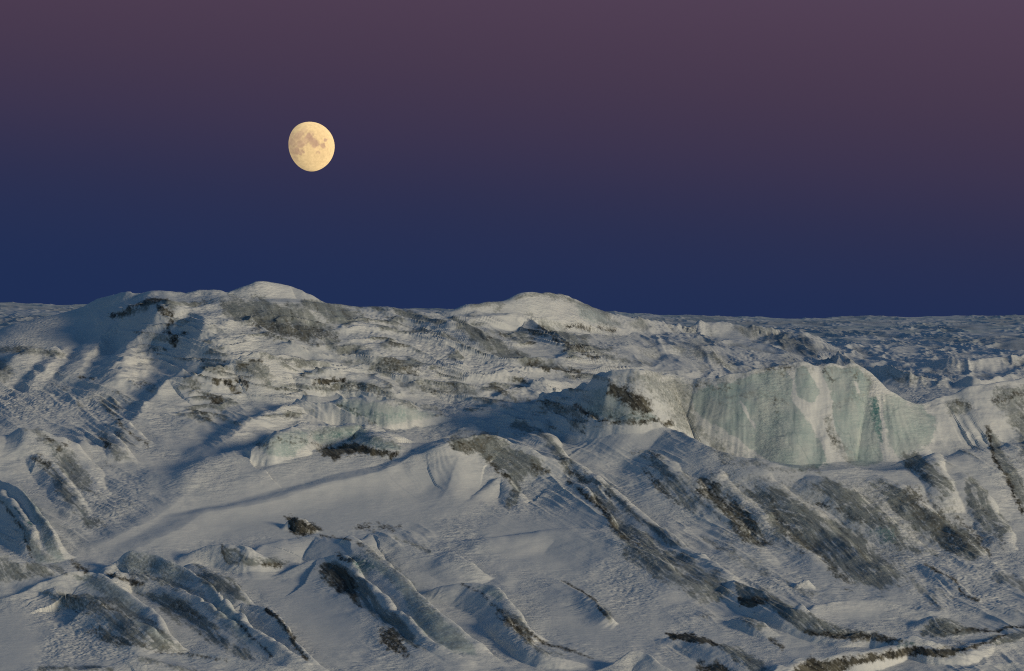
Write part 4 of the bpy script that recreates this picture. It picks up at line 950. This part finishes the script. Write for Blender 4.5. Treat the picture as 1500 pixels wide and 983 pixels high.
for k, f in enumerate(FEATS):
    if not f['own']: continue
    name, kind, label, cat, grp = OWN[f['own']]
    fa = quads[face_own == k]
    if f['own'] == 'wall':
        cu_ = screen_u[fa[:, 0]]; cs_ = screen_s[fa[:, 0]]
        part = np.full(len(fa), -1)
        for i, pg in enumerate(PANELS):
            d = inside_dist(np.array(pg, float), cu_, cs_)
            part[(d > 0) & (part < 0)] = i
        gul = (part < 0) & (cu_ > 1155) & (cu_ < 1300) & (cs_ > 545)
        o = build(name, fa[(part < 0) & ~gul])
        build('snow_gully', fa[gul], o)
        for i in range(len(PANELS)):
            build('ice_panel', fa[part == i], o)
    elif kind == 'thing' and f['own'] not in ('mound', 'block'):
        cu_ = screen_u[fa[:, 0]]; cs_ = screen_s[fa[:, 0]]
        def within(pg): return inside_dist(np.array(pg, float), cu_, cs_) > 0
        dk = within(GRIME[f['own']]) if f['own'] in GRIME else np.zeros(len(fa), bool)
        pl = within(FACE[f['own']]) & ~dk
        o = build(name, fa[~dk & ~pl])
        build('ice_face', fa[pl], o); build('grime_band', fa[dk], o)
    else:
        o = build(name, fa)
    if o is None: continue
    o['label'] = label
    if kind == 'structure': o['kind'] = 'structure'
    else:
        o['category'] = cat
        if grp: o['group'] = grp
setp(build('glacier', quads[face_own == -1]), kind='structure', label='snow covered glacier surface of rolling ice ridges and drifts')
setp(build('ice_field', quads[face_own == -2]), kind='structure', label='distant broken ice field reaching the horizon')
print('meshes', time.time() - T0)

# ------------------------------------------------------------------ valley floor below, out of the picture
vm = bpy.data.materials.new("valley_snow")
t, n, l = nodes_of(vm)
out = n('ShaderNodeOutputMaterial'); b = n('ShaderNodeBsdfPrincipled'); l(b.outputs[0], out.inputs[0])
nzv = n('ShaderNodeTexNoise'); nzv.inputs['Scale'].default_value = 0.01
rp = n('ShaderNodeValToRGB'); rp.color_ramp.elements[0].color = (.5, .5, .5, 1); rp.color_ramp.elements[1].color = (.66, .66, .65, 1)
gv = n('ShaderNodeNewGeometry'); l(gv.outputs['Position'], nzv.inputs['Vector']); l(nzv.outputs['Fac'], rp.inputs[0]); l(rp.outputs[0], b.inputs['Base Color'])
b.inputs['Roughness'].default_value = 0.9
xs = np.linspace(-6000, 6000, 61); ys = np.linspace(-6000, 1260, 61)
GX_, GY_ = np.meshgrid(xs, ys)
GZ_ = -112 + 6 * fbm(GX_ / 900, GY_ / 900, 3, 120)
me = bpy.data.meshes.new('valley_floor')
vv = np.stack([GX_, GY_, GZ_], -1).reshape(-1, 3)
idg = np.arange(61 * 61).reshape(61, 61)
qq = np.stack([idg[:-1, :-1], idg[:-1, 1:], idg[1:, 1:], idg[1:, :-1]], -1).reshape(-1, 4)
me.from_pydata(vv.tolist(), [], qq.tolist()); me.materials.append(vm)
vo = bpy.data.objects.new('valley_floor', me); scene.collection.objects.link(vo)
setp(vo, kind='structure', label='snowy valley floor between the viewer and the glacier')

# ------------------------------------------------------------------ moon
MD = 120000.0
mu, mv = 453.5, 215.0
mc = np.array([(mu - 750) / FOC * MD, MD, -(mv - EYE) / FOC * MD])
MR = 36.6 / FOC * MD
import bmesh
bm = bmesh.new(); bmesh.ops.create_uvsphere(bm, u_segments=192, v_segments=96, radius=MR)
from mathutils import Vector
MS = Vector((sin(radians(35)), -cos(radians(35)), 0.14)).normalized()      # side kept as sunlit; the gibbous phase is cut into the shape
bmesh.ops.bisect_plane(bm, geom=bm.verts[:] + bm.edges[:] + bm.faces[:], plane_co=(0, 0, 0), plane_no=MS, clear_inner=True)
me = bpy.data.meshes.new('moon'); bm.to_mesh(me); bm.free()
me.polygons.foreach_set('use_smooth', [True] * len(me.polygons))
mo = bpy.data.objects.new('moon', me); scene.collection.objects.link(mo)
mo.location = mc
mm = bpy.data.materials.new('moon_rock_glowing')
t, n, l = nodes_of(mm)
out = n('ShaderNodeOutputMaterial')
glow = n('ShaderNodeEmission'); glow.inputs['Strength'].default_value = 0.58  # even glow put in for part of the sunlight on the disc
lit = n('ShaderNodeBsdfDiffuse'); lit.inputs['Roughness'].default_value = 1.0
ams = n('ShaderNodeAddShader'); l(glow.outputs[0], ams.inputs[0]); l(lit.outputs[0], ams.inputs[1]); l(ams.outputs[0], out.inputs[0])
# maria: grey basalt plains, plus painted dimming on the left, in moon-fixed coordinates (x right, z up, seen along +y)
tco = n('ShaderNodeTexCoord')
sc_ = n('ShaderNodeVectorMath'); sc_.operation = 'SCALE'; sc_.inputs['Scale'].default_value = 1.0 / MR; l(tco.outputs['Object'], sc_.inputs[0])
wn = n('ShaderNodeTexNoise'); wn.inputs['Scale'].default_value = 4.5; wn.inputs['Detail'].default_value = 5; l(sc_.outputs[0], wn.inputs['Vector'])
dis = n('ShaderNodeVectorMath'); dis.operation = 'MULTIPLY_ADD'
l(wn.outputs['Color'], dis.inputs[0]); dis.inputs[1].default_value = (.42, .42, .42); 
of = n('ShaderNodeVectorMath'); of.operation = 'ADD'; l(sc_.outputs[0], of.inputs[0]); of.inputs[1].default_value = (-.21, -.21, -.21)
l(of.outputs[0], dis.inputs[2])
acc = None
# (x, z, radius, depth) on the disc; left ones also paint the dimming towards the terminator
MARIA_AND_DIMMING = [(.02, .34, .17, .9), (.28, .12, .16, .9), (.15, .22, .14, .8), (.57, .02, .12, .8), (.66, .26, .075, .8), (.37, -.24, .08, .55),
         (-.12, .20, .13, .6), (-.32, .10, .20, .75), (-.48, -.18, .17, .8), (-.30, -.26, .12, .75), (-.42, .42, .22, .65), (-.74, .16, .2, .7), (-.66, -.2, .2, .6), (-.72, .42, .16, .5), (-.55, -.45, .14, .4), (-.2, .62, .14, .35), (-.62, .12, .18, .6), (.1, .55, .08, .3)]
for (x, z, r, d) in MARIA_AND_DIMMING:
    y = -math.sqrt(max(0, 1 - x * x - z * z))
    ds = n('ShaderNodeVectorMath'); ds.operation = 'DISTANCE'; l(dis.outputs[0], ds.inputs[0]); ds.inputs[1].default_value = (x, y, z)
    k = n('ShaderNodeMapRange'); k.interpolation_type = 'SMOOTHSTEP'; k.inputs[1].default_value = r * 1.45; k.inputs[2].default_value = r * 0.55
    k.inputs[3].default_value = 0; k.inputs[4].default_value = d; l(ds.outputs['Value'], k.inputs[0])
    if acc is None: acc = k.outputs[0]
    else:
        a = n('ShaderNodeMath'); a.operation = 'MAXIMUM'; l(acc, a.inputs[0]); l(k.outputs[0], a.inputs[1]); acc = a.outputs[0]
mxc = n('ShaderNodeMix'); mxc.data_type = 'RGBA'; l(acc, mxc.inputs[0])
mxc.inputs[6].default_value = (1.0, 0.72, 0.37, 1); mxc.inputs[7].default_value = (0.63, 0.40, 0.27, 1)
cr = n('ShaderNodeTexNoise'); cr.inputs['Scale'].default_value = 9; cr.inputs['Detail'].default_value = 6; l(sc_.outputs[0], cr.inputs['Vector'])
cm = n('ShaderNodeMapRange'); cm.inputs[1].default_value = .3; cm.inputs[2].default_value = .7; cm.inputs[3].default_value = .8; cm.inputs[4].default_value = 1.0; l(cr.outputs['Fac'], cm.inputs[0])
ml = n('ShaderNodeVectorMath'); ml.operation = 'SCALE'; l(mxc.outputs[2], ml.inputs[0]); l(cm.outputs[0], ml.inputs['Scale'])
l(ml.outputs[0], glow.inputs['Color'])
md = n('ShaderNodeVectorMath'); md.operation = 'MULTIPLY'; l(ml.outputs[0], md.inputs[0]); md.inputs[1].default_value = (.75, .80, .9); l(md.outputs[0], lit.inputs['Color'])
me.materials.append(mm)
setp(mo, label='bright yellow gibbous moon hanging in the dusk sky above the left hill', category='moon')
print('done', time.time() - T0)
